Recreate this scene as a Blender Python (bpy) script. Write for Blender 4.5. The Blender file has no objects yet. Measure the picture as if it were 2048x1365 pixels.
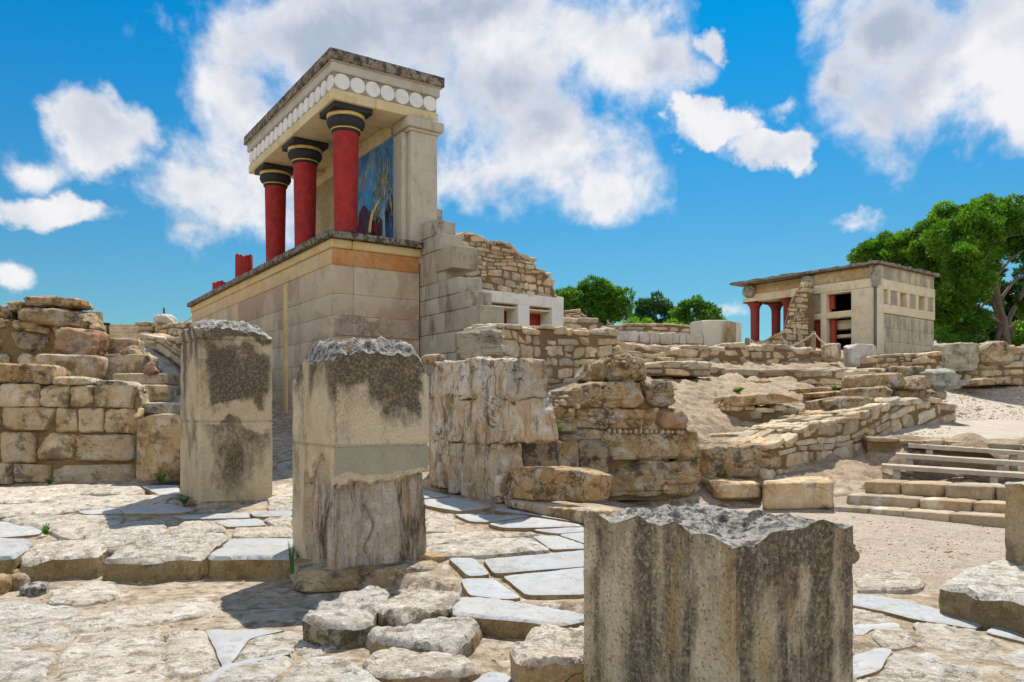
import bpy, math, random
import numpy as np
from mathutils import Vector, geometry
C = bpy.context.scene.collection
R = random.Random(7)
F, CX, HZ, EYE = 1560.0, 1024.0, 820.0, 1.6

# ------------------------------------------------------------------ camera, sun, sky, exposure
cam = bpy.data.objects.new('camera', bpy.data.cameras.new('camera')); C.objects.link(cam)
cam.location = (0, 0, EYE); cam.rotation_euler = (math.radians(90), 0, 0)
cam.data.sensor_width = 36; cam.data.lens = 36 * F / 2048; cam.data.shift_y = (HZ - 682.5) / 2048
cam.data.clip_start = 0.1; cam.data.clip_end = 5000
bpy.context.scene.camera = cam
SUN_EL, SUN_AZ = math.radians(59), math.radians(16)      # azimuth from +Y (ahead) towards +X
sd = Vector((math.sin(SUN_AZ) * math.cos(SUN_EL), math.cos(SUN_AZ) * math.cos(SUN_EL), math.sin(SUN_EL)))
sun = bpy.data.objects.new('sun', bpy.data.lights.new('sun', 'SUN')); C.objects.link(sun)
sun.data.energy = 2.35; sun.data.angle = math.radians(0.5); sun.data.color = (1.0, 0.94, 0.84)
sun.rotation_euler = sd.to_track_quat('Z', 'Y').to_euler()
vs = bpy.context.scene.view_settings
vs.view_transform = 'Standard'; vs.look = 'None'; vs.gamma = 1; vs.use_curve_mapping = False; vs.exposure = 1.45


class NT:
    def __init__(s, tree):
        s.t = tree; tree.nodes.clear()

    def n(s, typ, ins=None, **props):
        nd = s.t.nodes.new(typ)
        for k, v in props.items(): setattr(nd, k, v)
        for k, v in (ins or {}).items():
            if isinstance(v, bpy.types.NodeSocket): s.t.links.new(v, nd.inputs[k])
            else: nd.inputs[k].default_value = v
        return nd

    def m(s, op, a, b=0.0, c=0.0, clamp=False):
        return s.n('ShaderNodeMath', {0: a, 1: b, 2: c}, operation=op, use_clamp=clamp).outputs[0]

    def v(s, op, a, b=(0, 0, 0), c=(0, 0, 0)):
        nd = s.n('ShaderNodeVectorMath', {0: a, 1: b, 2: c}, operation=op)
        return nd.outputs['Value'] if op in ('LENGTH', 'DOT_PRODUCT', 'DISTANCE') else nd.outputs[0]

    def noise(s, vec, scale, detail=6, rough=.55, dist=0.0):
        return s.n('ShaderNodeTexNoise', {'Vector': vec, 'Scale': scale, 'Detail': detail, 'Roughness': rough, 'Distortion': dist}).outputs[0]

    def ss(s, x, lo, hi):      # smoothstep lo..hi
        return s.n('ShaderNodeMapRange', {0: x, 1: lo, 2: hi, 3: 0.0, 4: 1.0}, interpolation_type='SMOOTHSTEP').outputs[0]

    def mix(s, f, a, b, mode='MIX'):
        nd = s.t.nodes.new('ShaderNodeMix'); nd.data_type = 'RGBA'; nd.blend_type = mode
        for i, v in ((0, f), (6, a), (7, b)):
            if isinstance(v, bpy.types.NodeSocket): s.t.links.new(v, nd.inputs[i])
            else: nd.inputs[i].default_value = v if i == 0 or len(v) == 4 else (*v, 1)
        return nd.outputs[2]


w = bpy.data.worlds.new('World'); bpy.context.scene.world = w; w.use_nodes = True
N = NT(w.node_tree)
sky = N.n('ShaderNodeTexSky', sky_type='NISHITA', sun_disc=False, sun_elevation=SUN_EL, sun_rotation=SUN_AZ, altitude=100, air_density=1.0, dust_density=0.6, ozone_density=2.5)
dirn = N.n('ShaderNodeTexCoord').outputs['Generated']
sp = N.n('ShaderNodeSeparateXYZ', {0: dirn})
az = N.m('ARCTAN2', sp.outputs[0], sp.outputs[1]); el = N.m('ARCSINE', sp.outputs[2])
ae = N.n('ShaderNodeCombineXYZ', {0: az, 1: el, 2: 0.0}).outputs[0]
warp = N.n('ShaderNodeTexNoise', {'Vector': ae, 'Scale': 9.0, 'Detail': 5.0, 'Roughness': 0.6})
wv = N.v('MULTIPLY', N.v('SUBTRACT', warp.outputs['Color'], (.5, .5, .5)), (.11, .11, 0))
ae2 = N.v('ADD', ae, wv)
BL = [(900, 40, 330, 130, 1), (1170, 70, 210, 130, 1), (1010, 150, 230, 120, 1), (1100, 290, 210, 120, 1), (1200, 385, 130, 75, 1), (960, 360, 170, 80, .9),
      (620, 80, 250, 130, 1), (460, 80, 110, 90, .9), (470, 220, 100, 130, 1), (400, 365, 130, 75, 1), (380, 445, 70, 35, .6), (560, 290, 180, 150, .9), (720, 300, 180, 130, .8),
      (205, 235, 85, 65, 1.5), (210, 300, 75, 45, 1.2), (120, 412, 105, 32, 1.5), (40, 320, 60, 35, .8), (5, 540, 40, 30, 1.0),
      (1385, 218, 42, 30, 1.7), (1440, 258, 75, 36, 1.9), (1530, 295, 85, 42, 1.9), (1600, 330, 30, 36, 1.4), (1340, 110, 75, 55, .9), (1412, 65, 26, 34, 1.2),
      (1500, 215, 60, 26, .5), (1570, 200, 50, 20, .55), (1770, 60, 170, 90, .9), (1970, 110, 190, 150, 1), (1700, 165, 80, 55, 1), (1850, 200, 160, 100, 1), (2030, 230, 110, 70, 1),
      (1660, 10, 80, 50, .8), (1715, 445, 60, 20, .6), (1460, 628, 60, 20, .45), (1690, 250, 60, 30, .5), (2300, 150, 200, 140, 1), (2600, 300, 250, 90, .9), (-300, 250, 200, 90, 1), (-700, 380, 300, 80, .8), (1000, -500, 500, 220, .9), (200, -700, 400, 160, .9), (2100, -600, 300, 160, .9)]
dens = None
for (x, y, rx, ry, k) in BL:
    a0 = math.atan((x - CX) / F); e0 = math.atan((HZ - y) / math.hypot(F, x - CX))
    q = N.v('LENGTH', N.v('MULTIPLY', N.v('SUBTRACT', ae2, (a0, e0, 0)), (F / rx, F / ry, 0)))
    b = N.m('MULTIPLY', N.m('SUBTRACT', 1.35, q), k)
    dens = b if dens is None else N.n('ShaderNodeMath', {0: dens, 1: b, 2: .25}, operation='SMOOTH_MAX').outputs[0]
for i in range(20):                                     # the rest of the sky, behind and above: unseen clouds added for neutral fill
    a0 = math.radians(62 + i * 12.2); e0 = math.radians(R.uniform(10, 70))
    q = N.v('LENGTH', N.v('MULTIPLY', N.v('SUBTRACT', ae2, (a0 if a0 < math.pi else a0 - 2 * math.pi, e0, 0)), (5, 9, 0)))
    dens = N.m('MAXIMUM', dens, N.m('SUBTRACT', 1.2, q))
fb = N.noise(ae, 8.0, 10, .58, .2)
fb2 = N.noise(N.v('ADD', ae, (-.012, -.022, 0)), 8.0, 7, .58, .2)
fine = N.noise(ae, 5.0, 6, .6, .2)
for (x, y, rx, ry, k) in [(700, 150, 260, 130, .5), (1080, 210, 190, 60, .3), (900, 20, 200, 60, .3), (1760, 110, 130, 110, .5), (1330, 150, 60, 50, .2), (1900, 30, 120, 50, .3), (1050, 400, 200, 40, .15)]:
    a0 = math.atan((x - CX) / F); e0 = math.atan((HZ - y) / math.hypot(F, x - CX))
    q = N.v('LENGTH', N.v('MULTIPLY', N.v('SUBTRACT', ae2, (a0, e0, 0)), (F / rx, F / ry, 0)))
    fine = N.m('ADD', fine, N.m('MULTIPLY', N.m('SUBTRACT', 1.2, q, clamp=True), k))
dd = N.m('ADD', N.m('SUBTRACT', N.m('MULTIPLY', dens, .85), .30), N.m('MULTIPLY', N.m('SUBTRACT', fb, .5), 2.1))
cov = N.ss(dd, -.10, .55)
thick = N.ss(dd, .15, .85)
lit = N.m('ADD', N.m('MULTIPLY', N.m('SUBTRACT', fb2, fb), -5.0), .62, clamp=True)
grey = N.ss(N.m('ADD', fine, N.m('MULTIPLY', N.m('SUBTRACT', N.m('ARCSINE', sp.outputs[2]), .35), .2)), .46, .82)
ccol = N.mix(N.m('MULTIPLY', thick, N.m('MULTIPLY', grey, .9)), (2.3, 2.26, 2.28), (.95, 1.13, 1.46))
ccol = N.mix(lit, N.mix(.5, ccol, (1.25, 1.38, 1.7)), ccol)
skc = N.mix(1.0, sky.outputs[0], (.75, 1.0, 1.05), 'MULTIPLY')
elv = N.ss(el, -.02, .50)
skc = N.mix(1.0, skc, N.mix(elv, (.165, .205, .195), (.0, .20, .285)), 'MULTIPLY')
front = N.ss(N.v('DOT_PRODUCT', dirn, (-math.sin(SUN_AZ), -math.cos(SUN_AZ), .0)), -.15, .7)   # brightens unseen clouds behind the camera, added fill for faces towards it
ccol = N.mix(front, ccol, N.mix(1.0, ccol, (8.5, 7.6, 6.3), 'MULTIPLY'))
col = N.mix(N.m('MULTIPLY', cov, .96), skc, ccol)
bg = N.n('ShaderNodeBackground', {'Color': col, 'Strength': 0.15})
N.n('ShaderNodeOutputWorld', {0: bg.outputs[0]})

# ------------------------------------------------------------------ numbers: noise and templates


def vhash(ix, iy, iz):
    h = (ix * 374761393 + iy * 668265263 + iz * 1274126177) & 0xffffffff
    h = ((h ^ (h >> 13)) * 1103515245) & 0xffffffff
    h = ((h ^ (h >> 15)) * 2246822519) & 0xffffffff
    return ((h ^ (h >> 16)) & 0xffffff) / float(0x7fffff) - 1.0


def vnoise(p):
    p = np.asarray(p, float); i = np.floor(p).astype(np.int64); f = p - i; u = f * f * (3 - 2 * f); r = 0
    for dx in (0, 1):
        for dy in (0, 1):
            for dz in (0, 1):
                wgt = (u[..., 0] if dx else 1 - u[..., 0]) * (u[..., 1] if dy else 1 - u[..., 1]) * (u[..., 2] if dz else 1 - u[..., 2])
                r = r + wgt * vhash(i[..., 0] + dx, i[..., 1] + dy, i[..., 2] + dz)
    return r


def fbm(p, oc=4, gain=.5):
    a, s, r = 1.0, 1.0, 0
    for o in range(oc):
        r = r + a * vnoise(np.asarray(p) * s + o * 17.3); a *= gain; s *= 2.03
    return r


def ridged(p, oc=4):
    a, s, r = 1.0, 1.0, 0
    for o in range(oc):
        r = r + a * (1 - 2 * np.abs(vnoise(np.asarray(p) * s + o * 11.7))); a *= .5; s *= 2.03
    return r


_BG = {}


def boxgrid(nx, ny, nz):
    """surface of the cube [-1,1]^3 as merged quads"""
    key = (nx, ny, nz)
    if key in _BG: return _BG[key]
    V, Q, base = [], [], 0
    nn = (nx, ny, nz)
    for ax in range(3):
        a, b = (ax + 1) % 3, (ax + 2) % 3
        na, nb = nn[a], nn[b]
        for sg in (-1, 1):
            ia, ib = np.meshgrid(np.arange(na + 1), np.arange(nb + 1), indexing='ij')
            v = np.zeros(((na + 1) * (nb + 1), 3))
            v[:, a] = (2 * ia / na - 1).ravel(); v[:, b] = (2 * ib / nb - 1).ravel(); v[:, ax] = sg
            V.append(v)
            k = (np.arange(na)[:, None] * (nb + 1) + np.arange(nb)[None, :]).ravel() + base
            q = np.stack([k, k + nb + 1, k + nb + 2, k + 1], 1)
            Q.append(q if sg > 0 else q[:, ::-1]); base += len(v)
    V = np.concatenate(V); Q = np.concatenate(Q)
    u, inv = np.unique(np.round(V, 6), axis=0, return_inverse=True)
    _BG[key] = (u, inv.ravel()[Q]); return _BG[key]


def norm(v): return v / np.maximum(np.linalg.norm(v, axis=-1, keepdims=True), 1e-9)


class Geo:
    def __init__(s): s.V, s.Q, s.T, s.C, s.n = [], [], [], [], 0; s.mq, s.mt = [], []

    def add(s, v, q=None, t=None, tint=(1, 1, 1), mi=0):
        v = np.asarray(v, float)
        s.V.append(v); c = np.asarray(tint, float)
        s.C.append(np.broadcast_to(c, (len(v), 3)) if c.ndim == 1 else c)
        if q is not None and len(q): s.Q.append(np.asarray(q) + s.n); s.mq.append(np.full(len(q), mi))
        if t is not None and len(t): s.T.append(np.asarray(t) + s.n); s.mt.append(np.full(len(t), mi))
        s.n += len(v)


def obj(name, g, mats, parent=None, label=None, cat=None, group=None, kind=None, smooth=True, loc=None, sharp=None):
    V = np.concatenate(g.V); Cc = np.concatenate(g.C)
    if parent is None:
        o3 = np.array([V[:, 0].mean(), V[:, 1].mean(), V[:, 2].min()]) if loc is None else np.array(loc, float)
    else:
        o3 = np.array(parent_world(parent))
    me = bpy.data.meshes.new(name)
    me.vertices.add(len(V)); me.vertices.foreach_set('co', (V - o3).astype(np.float32).ravel())
    Q = np.concatenate(g.Q) if g.Q else np.zeros((0, 4), int); T = np.concatenate(g.T) if g.T else np.zeros((0, 3), int)
    li = np.concatenate([Q.ravel(), T.ravel()]); nf = len(Q) + len(T)
    ls = np.concatenate([np.arange(len(Q)) * 4, len(Q) * 4 + np.arange(len(T)) * 3])
    me.loops.add(len(li)); me.loops.foreach_set('vertex_index', li.astype(np.int32))
    me.polygons.add(nf); me.polygons.foreach_set('loop_start', ls.astype(np.int32))
    mi = np.concatenate(g.mq + g.mt) if (g.mq or g.mt) else np.zeros(0)
    for m_ in (mats if isinstance(mats, (list, tuple)) else [mats]): me.materials.append(m_)
    me.polygons.foreach_set('material_index', mi.astype(np.int32))
    me.update(calc_edges=True); me.validate()
    ca = me.color_attributes.new('tint', 'FLOAT_COLOR', 'POINT')
    ca.data.foreach_set('color', np.concatenate([Cc, np.ones((len(Cc), 1))], 1).astype(np.float32).ravel())
    me.polygons.foreach_set('use_smooth', np.full(nf, bool(smooth)))
    if smooth and sharp:
        me.set_sharp_from_angle(angle=math.radians(sharp))
    o = bpy.data.objects.new(name, me); C.objects.link(o)
    if parent is None: o.location = o3
    else: o.parent = parent
    tag(o, label, cat, group, kind); return o


def parent_world(p):
    v = Vector((0, 0, 0))
    while p is not None: v += Vector(p.location); p = p.parent
    return v


def tag(o, label=None, cat=None, group=None, kind=None):
    for k, v in (('label', label), ('category', cat), ('group', group), ('kind', kind)):
        if v: o[k] = v
    return o


def thing(name, label, cat, loc, group=None):
    o = bpy.data.objects.new(name, None); C.objects.link(o); o.location = loc; o.empty_display_size = .2
    return tag(o, label, cat, group)


def P(px, py, Y): return np.array([(px - CX) / F * Y, Y, EYE + (HZ - py) / F * Y])


# ------------------------------------------------------------------ materials
def stone(name, cols, stain=(.05, .045, .035), st=.5, st_lo=.5, st_hi=.68, sc=1.0, streak=0.0, speck=.35, crack=0.0, bump=.6, bd=.02, orange=0.0, pits=0.0, top=None, white=0.0, ochre=0.0, rough=.92, patch=None, fleck=0.0, stmap=0.0):
    m = bpy.data.materials.new(name); m.use_nodes = True; N = NT(m.node_tree)
    pos = N.n('ShaderNodeNewGeometry').outputs['Position']
    n1 = N.noise(pos, 1.3 * sc, 8, .6, .3); n2 = N.noise(pos, 5 * sc, 8, .65, .2)
    f1 = N.ss(N.m('ADD', N.m('MULTIPLY', n1, .6), N.m('MULTIPLY', n2, .4)), .36, .64)
    col = N.mix(f1, cols[0], cols[1])
    n5 = N.noise(N.v('ADD', pos, (31, 7, 3)), 2.6 * sc, 6, .6)
    col = N.mix(N.ss(n5, .5, .66), col, cols[2])
    if patch:
        pc, plo, phi, psc = patch
        col = N.mix(N.ss(N.noise(N.v('ADD', pos, (3, 71, 9)), psc, 5, .55, .4), plo, phi), col, pc)
    spv = pos
    if streak: spv = N.v('MULTIPLY', pos, (1, 1, streak))
    s1 = N.noise(N.v('ADD', spv, (5, 9, 2)), 3.2 * sc, 10, .62, .15)
    s2 = N.noise(spv, 26 * sc, 6, .7)
    sv = N.m('ADD', N.m('MULTIPLY', s1, .78), N.m('MULTIPLY', s2, .22))
    if top:   # weathering crust thickest near the head of the stone
        zt, fall, add = top
        z = N.n('ShaderNodeSeparateXYZ', {0: pos}).outputs[2]
        sv = N.m('ADD', sv, N.m('MULTIPLY', N.ss(z, zt - fall, zt), add))
    if stmap: sv = N.m('ADD', sv, N.m('MULTIPLY', N.m('SUBTRACT', N.n('ShaderNodeAttribute', attribute_name='stain').outputs['Fac'], .5), stmap))
    sf = N.m('MULTIPLY', N.ss(sv, st_lo, st_hi), st)
    if fleck: sf = N.m('MULTIPLY', sf, N.m('SUBTRACT', 1.0, N.m('MULTIPLY', N.ss(N.noise(N.v('ADD', pos, (3, 3, 8)), 34, 8, .8, .3), .46, .62), fleck)))
    col = N.mix(sf, col, stain)
    if ochre:
        o1 = N.noise(N.v('ADD', spv, (15, 29, 12)), 4.5 * sc, 8, .6, .3)
        col = N.mix(N.m('MULTIPLY', N.ss(o1, .54, .66), ochre), col, (.42, .25, .09))
    if white:
        w1 = N.noise(N.v('ADD', pos, (55, 19, 12)), 3.5 * sc, 10, .66, .5)
        col = N.mix(N.m('MULTIPLY', N.ss(w1, .5, .62), white), col, (.68, .64, .58))
    n3 = N.noise(pos, 55, 5, .7)
    sk = N.m('ADD', N.m('MULTIPLY', N.m('SUBTRACT', n3, .5), speck * 3.0), 1.0)
    col = N.mix(1.0, col, N.n('ShaderNodeCombineXYZ', {0: sk, 1: sk, 2: sk}).outputs[0], 'MULTIPLY')
    if orange:
        oo = N.noise(N.v('ADD', pos, (9, 1, 4)), 9, 5, .6)
        col = N.mix(N.m('MULTIPLY', N.ss(oo, .64, .69), orange), col, (.50, .26, .05))
    h = N.m('ADD', N.m('MULTIPLY', N.noise(pos, 7 * sc, 14, .72, .3), 1.3), N.m('MULTIPLY', n3, .3))
    if crack:
        wpos = N.v('ADD', pos, N.v('MULTIPLY', N.v('SUBTRACT', N.n('ShaderNodeTexNoise', {'Vector': pos, 'Scale': 3.0 * sc, 'Detail': 6.0}).outputs['Color'], (.5, .5, .5)), (.5, .5, .5)))
        ve = N.n('ShaderNodeTexVoronoi', {'Vector': wpos, 'Scale': 2.2 * sc}, feature='DISTANCE_TO_EDGE').outputs[0]
        ck = N.m('MULTIPLY', N.m('SUBTRACT', 1.0, N.ss(ve, .0, .022)), N.ss(N.noise(pos, 1.7, 2, .5), .42, .56))
        col = N.mix(N.m('MULTIPLY', ck, crack), col, (.07, .05, .03))
        h = N.m('SUBTRACT', h, N.m('MULTIPLY', ck, .5))
    if pits:
        pv = N.n('ShaderNodeTexVoronoi', {'Vector': pos, 'Scale': 38.0, 'Randomness': 1.0}).outputs[0]
        pt = N.m('MULTIPLY', N.m('SUBTRACT', 1.0, N.ss(pv, .08, .3)), pits)
        h = N.m('SUBTRACT', h, pt); col = N.mix(N.m('MULTIPLY', pt, .45), col, (.07, .055, .04))
    tint = N.n('ShaderNodeAttribute', attribute_name='tint').outputs['Color']
    col = N.mix(1.0, col, tint, 'MULTIPLY')
    bp = N.n('ShaderNodeBump', {'Strength': bump, 'Distance': bd, 'Height': h})
    bs = N.n('ShaderNodeBsdfPrincipled', {'Base Color': col, 'Roughness': rough, 'Specular IOR Level': .2, 'Normal': bp.outputs[0]})
    N.n('ShaderNodeOutputMaterial', {0: bs.outputs[0]})
    return m


def paint(name, c, c2=None, rough=.7, bump=.15, grime=.3, gcol=(.06, .05, .04), sc=3.0, spec=.3):
    m = bpy.data.materials.new(name); m.use_nodes = True; N = NT(m.node_tree)
    pos = N.n('ShaderNodeNewGeometry').outputs['Position']
    n1 = N.noise(pos, sc, 8, .65, .2)
    col = N.mix(N.ss(n1, .35, .65), c, c2 or tuple(x * .75 for x in c))
    n2 = N.noise(N.v('MULTIPLY', pos, (1, 1, .4)), sc * 3, 10, .7)
    col = N.mix(N.m('MULTIPLY', N.ss(n2, .52, .7), grime), col, gcol)
    col = N.mix(1.0, col, N.n('ShaderNodeAttribute', attribute_name='tint').outputs['Color'], 'MULTIPLY')
    n3 = N.noise(pos, 50, 6, .7)
    bp = N.n('ShaderNodeBump', {'Strength': bump, 'Distance': .01, 'Height': n3})
    bs = N.n('ShaderNodeBsdfPrincipled', {'Base Color': col, 'Roughness': rough, 'Specular IOR Level': spec, 'Normal': bp.outputs[0]})
    N.n('ShaderNodeOutputMaterial', {0: bs.outputs[0]})
    return m


M = {}
M['ashlar'] = stone('ashlar', [(.36, .25, .13), (.52, .41, .26), (.47, .40, .30)], st=.75, st_lo=.50, st_hi=.585, crack=.4, speck=.3, white=.22, stain=(.10, .075, .045), ochre=.35)
M['rock'] = stone('rock', [(.38, .235, .10), (.60, .44, .245), (.52, .42, .29)], st=.78, st_lo=.49, st_hi=.60, crack=.6, speck=.5, white=.45, bump=1.0, bd=.06, ochre=.45, stain=(.06, .045, .03), sc=1.3)
M['pinkrock'] = stone('pinkrock', [(.26, .15, .09), (.36, .24, .16), (.40, .32, .24)], st=.6, st_lo=.5, st_hi=.62, crack=.3, bump=.8, bd=.03)
M['pale'] = stone('pale', [(.56, .40, .22), (.72, .61, .46), (.74, .70, .63)], st=.7, st_lo=.50, st_hi=.60, streak=.33, crack=.8, speck=.4, white=.6, bump=1.0, bd=.06, ochre=.7, sc=1.3, stain=(.10, .075, .06))
M['rubble'] = stone('rubble', [(.40, .29, .17), (.58, .47, .32), (.54, .46, .36)], st=.5, st_lo=.52, st_hi=.66, speck=.45, bump=.7, bd=.02, sc=1.8)
M['mortar'] = stone('mortar', [(.19, .12, .055), (.26, .175, .09), (.20, .135, .07)], st=.4, speck=.5, bump=.9, bd=.03, sc=2)
M['gypsum'] = stone('gypsum', [(.42, .375, .33), (.58, .535, .48), (.50, .45, .38)], st=.6, crack=.4, streak=.35, speck=.25, bump=.5, stain=(.16, .14, .12))
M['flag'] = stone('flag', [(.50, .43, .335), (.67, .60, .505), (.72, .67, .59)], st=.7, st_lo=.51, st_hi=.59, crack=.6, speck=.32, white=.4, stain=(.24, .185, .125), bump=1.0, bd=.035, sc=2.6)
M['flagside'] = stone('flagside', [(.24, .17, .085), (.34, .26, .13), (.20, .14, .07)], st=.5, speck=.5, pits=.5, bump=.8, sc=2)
M['smooth'] = stone('smooth', [(.345, .355, .36), (.42, .425, .425), (.40, .38, .35)], st=.5, st_lo=.52, st_hi=.64, speck=.16, bump=.3, bd=.01, stain=(.29, .24, .18), sc=1.8, crack=.4)
M['dirt'] = stone('dirt', [(.37, .255, .155), (.52, .405, .29), (.46, .36, .26)], st=.6, st_lo=.5, st_hi=.62, speck=.6, stain=(.24, .165, .095), bump=1.0, bd=.05, sc=1.8)
M['pathm'] = stone('pathm', [(.40, .335, .265), (.48, .41, .335), (.43, .37, .30)], st=.3, speck=.5, bump=.6, bd=.015)
M['gravel'] = stone('gravel', [(.34, .27, .20), (.45, .375, .295), (.40, .335, .27)], st=.5, speck=.85, stain=(.2, .16, .12), bump=1.0, bd=.02, sc=2.5)
M['concrete1'] = stone('concrete1', [(.49, .395, .255), (.56, .465, .315), (.42, .34, .22)], st=.92, st_lo=.36, st_hi=.62, streak=.5, speck=.4, pits=.35, stain=(.06, .048, .034), orange=.2, bump=.7, sc=.8, fleck=.38, stmap=.30, ochre=.15)
M['concrete2'] = stone('concrete2', [(.51, .415, .27), (.58, .485, .335), (.44, .36, .235)], st=.92, st_lo=.36, st_hi=.62, streak=.5, speck=.4, pits=.35, stain=(.055, .044, .031), orange=.2, bump=.7, sc=.9, fleck=.38, stmap=.30, ochre=.2)
M['concrete3'] = stone('concrete3', [(.50, .41, .265), (.59, .495, .345), (.43, .35, .22)], st=.88, st_lo=.38, st_hi=.62, streak=.22, speck=.5, pits=.6, stain=(.055, .046, .034), ochre=.5, orange=.12, bump=.9, sc=1.5, fleck=.55, stmap=.26)
M['concrete4'] = stone('concrete4', [(.34, .225, .10), (.48, .35, .19), (.36, .29, .19)], st=.7, st_lo=.48, st_hi=.58, streak=.6, speck=.5, pits=.3, stain=(.12, .10, .07))
M['rawstone'] = stone('rawstone', [(.44, .34, .23), (.64, .56, .46), (.50, .42, .34)], st=.9, st_lo=.5, st_hi=.6, streak=.18, speck=.45, stain=(.08, .055, .04), ochre=.6, bump=1.0, bd=.04, sc=1.6)
M['crust'] = stone('crust', [(.34, .31, .27), (.58, .55, .50), (.46, .42, .34)], st=.85, st_lo=.47, st_hi=.56, speck=.7, stain=(.06, .055, .045), orange=.8, bump=1.0, bd=.03, sc=4.5)
M['cement'] = stone('cement', [(.31, .275, .20), (.37, .33, .245), (.34, .30, .22)], st=.4, speck=.25, bump=.3, bd=.01, stain=(.2,.17,.12))
M['plaster'] = stone('plaster', [(.47, .385, .27), (.54, .46, .345), (.52, .41, .28)], st=.35, st_lo=.52, st_hi=.66, streak=.4, speck=.15, stain=(.20, .155, .11), patch=((.44, .325, .23), .50, .56, .55), bump=.45, bd=.015, crack=.2)
M['wallstone'] = stone('wallstone', [(.37, .325, .255), (.43, .38, .30), (.34, .30, .23)], st=.75, st_lo=.5, st_hi=.66, streak=.35, speck=.25, stain=(.115, .10, .08), bump=.35, bd=.015)
M['cream'] = stone('cream', [(.68, .575, .39), (.74, .65, .47), (.64, .53, .35)], st=.3, st_lo=.54, st_hi=.7, streak=.4, speck=.15, stain=(.27, .21, .14), bump=.25, bd=.01)
M['yellow'] = stone('yellow', [(.60, .44, .20), (.66, .52, .28), (.56, .40, .18)], st=.35, st_lo=.54, st_hi=.7, speck=.2, stain=(.30, .20, .10), bump=.3)
M['orange'] = stone('orange', [(.46, .19, .05), (.54, .27, .09), (.50, .30, .14)], st=.4, streak=1, speck=.2, stain=(.32, .13, .05), white=.12, bump=.4)
M['greyfascia'] = stone('greyfascia', [(.45, .42, .38), (.50, .46, .40), (.44, .38, .29)], st=.3, streak=.4, speck=.15, stain=(.22, .18, .13), bump=.25)
M['slabdark'] = stone('slabdark', [(.18, .15, .12), (.34, .29, .22), (.28, .23, .16)], st=.85, st_lo=.46, st_hi=.56, speck=.6, stain=(.045, .04, .035), bump=.8, sc=2.5, orange=.3)
M['disc'] = stone('disc', [(.74, .73, .70), (.78, .77, .74), (.70, .68, .64)], st=.25, speck=.1, stain=(.4, .38, .35), bump=.1)
M['white'] = stone('white', [(.70, .68, .63), (.75, .73, .68), (.66, .63, .56)], st=.3, streak=.35, speck=.1, stain=(.38, .33, .26), bump=.15)
M['red'] = paint('red', (.38, .028, .022), (.27, .017, .017), grime=.25, gcol=(.10, .02, .02), bump=.5, sc=6)
M['rose'] = paint('rose', (.32, .05, .045), (.24, .045, .045), grime=.3, gcol=(.12, .05, .05), bump=.5, sc=4)
M['redpanel'] = paint('redpanel', (.42, .06, .03), (.34, .05, .025), grime=.15, sc=2)
M['black'] = paint('black', (.022, .022, .026), (.035, .033, .035), grime=.2, gcol=(.10, .09, .08), bump=.4)
M['gold'] = paint('gold', (.70, .50, .17), (.60, .42, .14), grime=.2, sc=5)
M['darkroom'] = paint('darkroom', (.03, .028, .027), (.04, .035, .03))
M['wood'] = paint('wood', (.30, .25, .19), (.22, .18, .13), grime=.4, gcol=(.10, .08, .06), bump=.6, sc=7)
M['plank'] = paint('plank', (.46, .40, .32), (.36, .30, .23), grime=.35, gcol=(.15, .12, .09), bump=.6, sc=6)
M['rope'] = paint('rope', (.50, .42, .28), (.40, .33, .20), sc=30)
M['iron'] = paint('iron', (.07, .035, .02), (.05, .03, .02), sc=20)
M['pipe'] = paint('pipe', (.12, .12, .105), (.16, .155, .13), rough=.6)
M['bark'] = stone('bark', [(.13, .09, .07), (.22, .17, .13), (.17, .12, .09)], st=.5, streak=.3, speck=.5, bump=1, bd=.04, sc=2)
M['hill'] = paint('hill', (.16, .20, .16), (.24, .22, .15), sc=.01)


def leafmat(name, c, c2, tr=.35):
    m = bpy.data.materials.new(name); m.use_nodes = True; N = NT(m.node_tree)
    pos = N.n('ShaderNodeNewGeometry').outputs['Position']
    col = N.mix(N.ss(N.noise(pos, 1.1, 3, .5), .35, .65), c, c2)
    col = N.mix(1.0, col, N.n('ShaderNodeAttribute', attribute_name='tint').outputs['Color'], 'MULTIPLY')
    d = N.n('ShaderNodeBsdfPrincipled', {'Base Color': col, 'Roughness': .6, 'Specular IOR Level': .25})
    t = N.n('ShaderNodeBsdfTranslucent', {'Color': N.mix(1.0, col, (1.5, 1.7, .6), 'MULTIPLY')})
    x = N.n('ShaderNodeMixShader', {0: tr, 1: d.outputs[0], 2: t.outputs[0]})
    N.n('ShaderNodeOutputMaterial', {0: x.outputs[0]}); return m


M['pine'] = leafmat('pine', (.055, .14, .014), (.13, .25, .025))
M['pine_far'] = leafmat('pine_far', (.055, .15, .025), (.10, .22, .03))
M['pine_dark'] = leafmat('pine_dark', (.02, .06, .03), (.03, .08, .035))  # deeper green needle colour than the other pines
M['bush'] = leafmat('bush', (.12, .26, .02), (.16, .32, .03))
M['weed'] = leafmat('weed', (.05, .13, .02), (.09, .20, .03))
M['dry'] = leafmat('dry', (.30, .24, .09), (.36, .28, .1))
M['crustrock'] = stone('crustrock', [(.24, .19, .11), (.42, .36, .25), (.36, .30, .2)], st=.8, st_lo=.48, st_hi=.58, speck=.5, orange=.7, bump=.8, bd=.03, sc=2.5)
M['darkrock'] = stone('darkrock', [(.22, .17, .12), (.34, .27, .19), (.26, .21, .15)], st=.9, st_lo=.45, st_hi=.55, speck=.4, stain=(.05, .04, .035), crack=.3, bump=.8, bd=.03)  # darker brown stone with heavy near-black blotches
M['beam'] = stone('beam', [(.62, .50, .28), (.68, .58, .38), (.58, .45, .24)], st=.35, st_lo=.54, st_hi=.7, speck=.15, stain=(.32, .23, .12), bump=.3)
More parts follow.
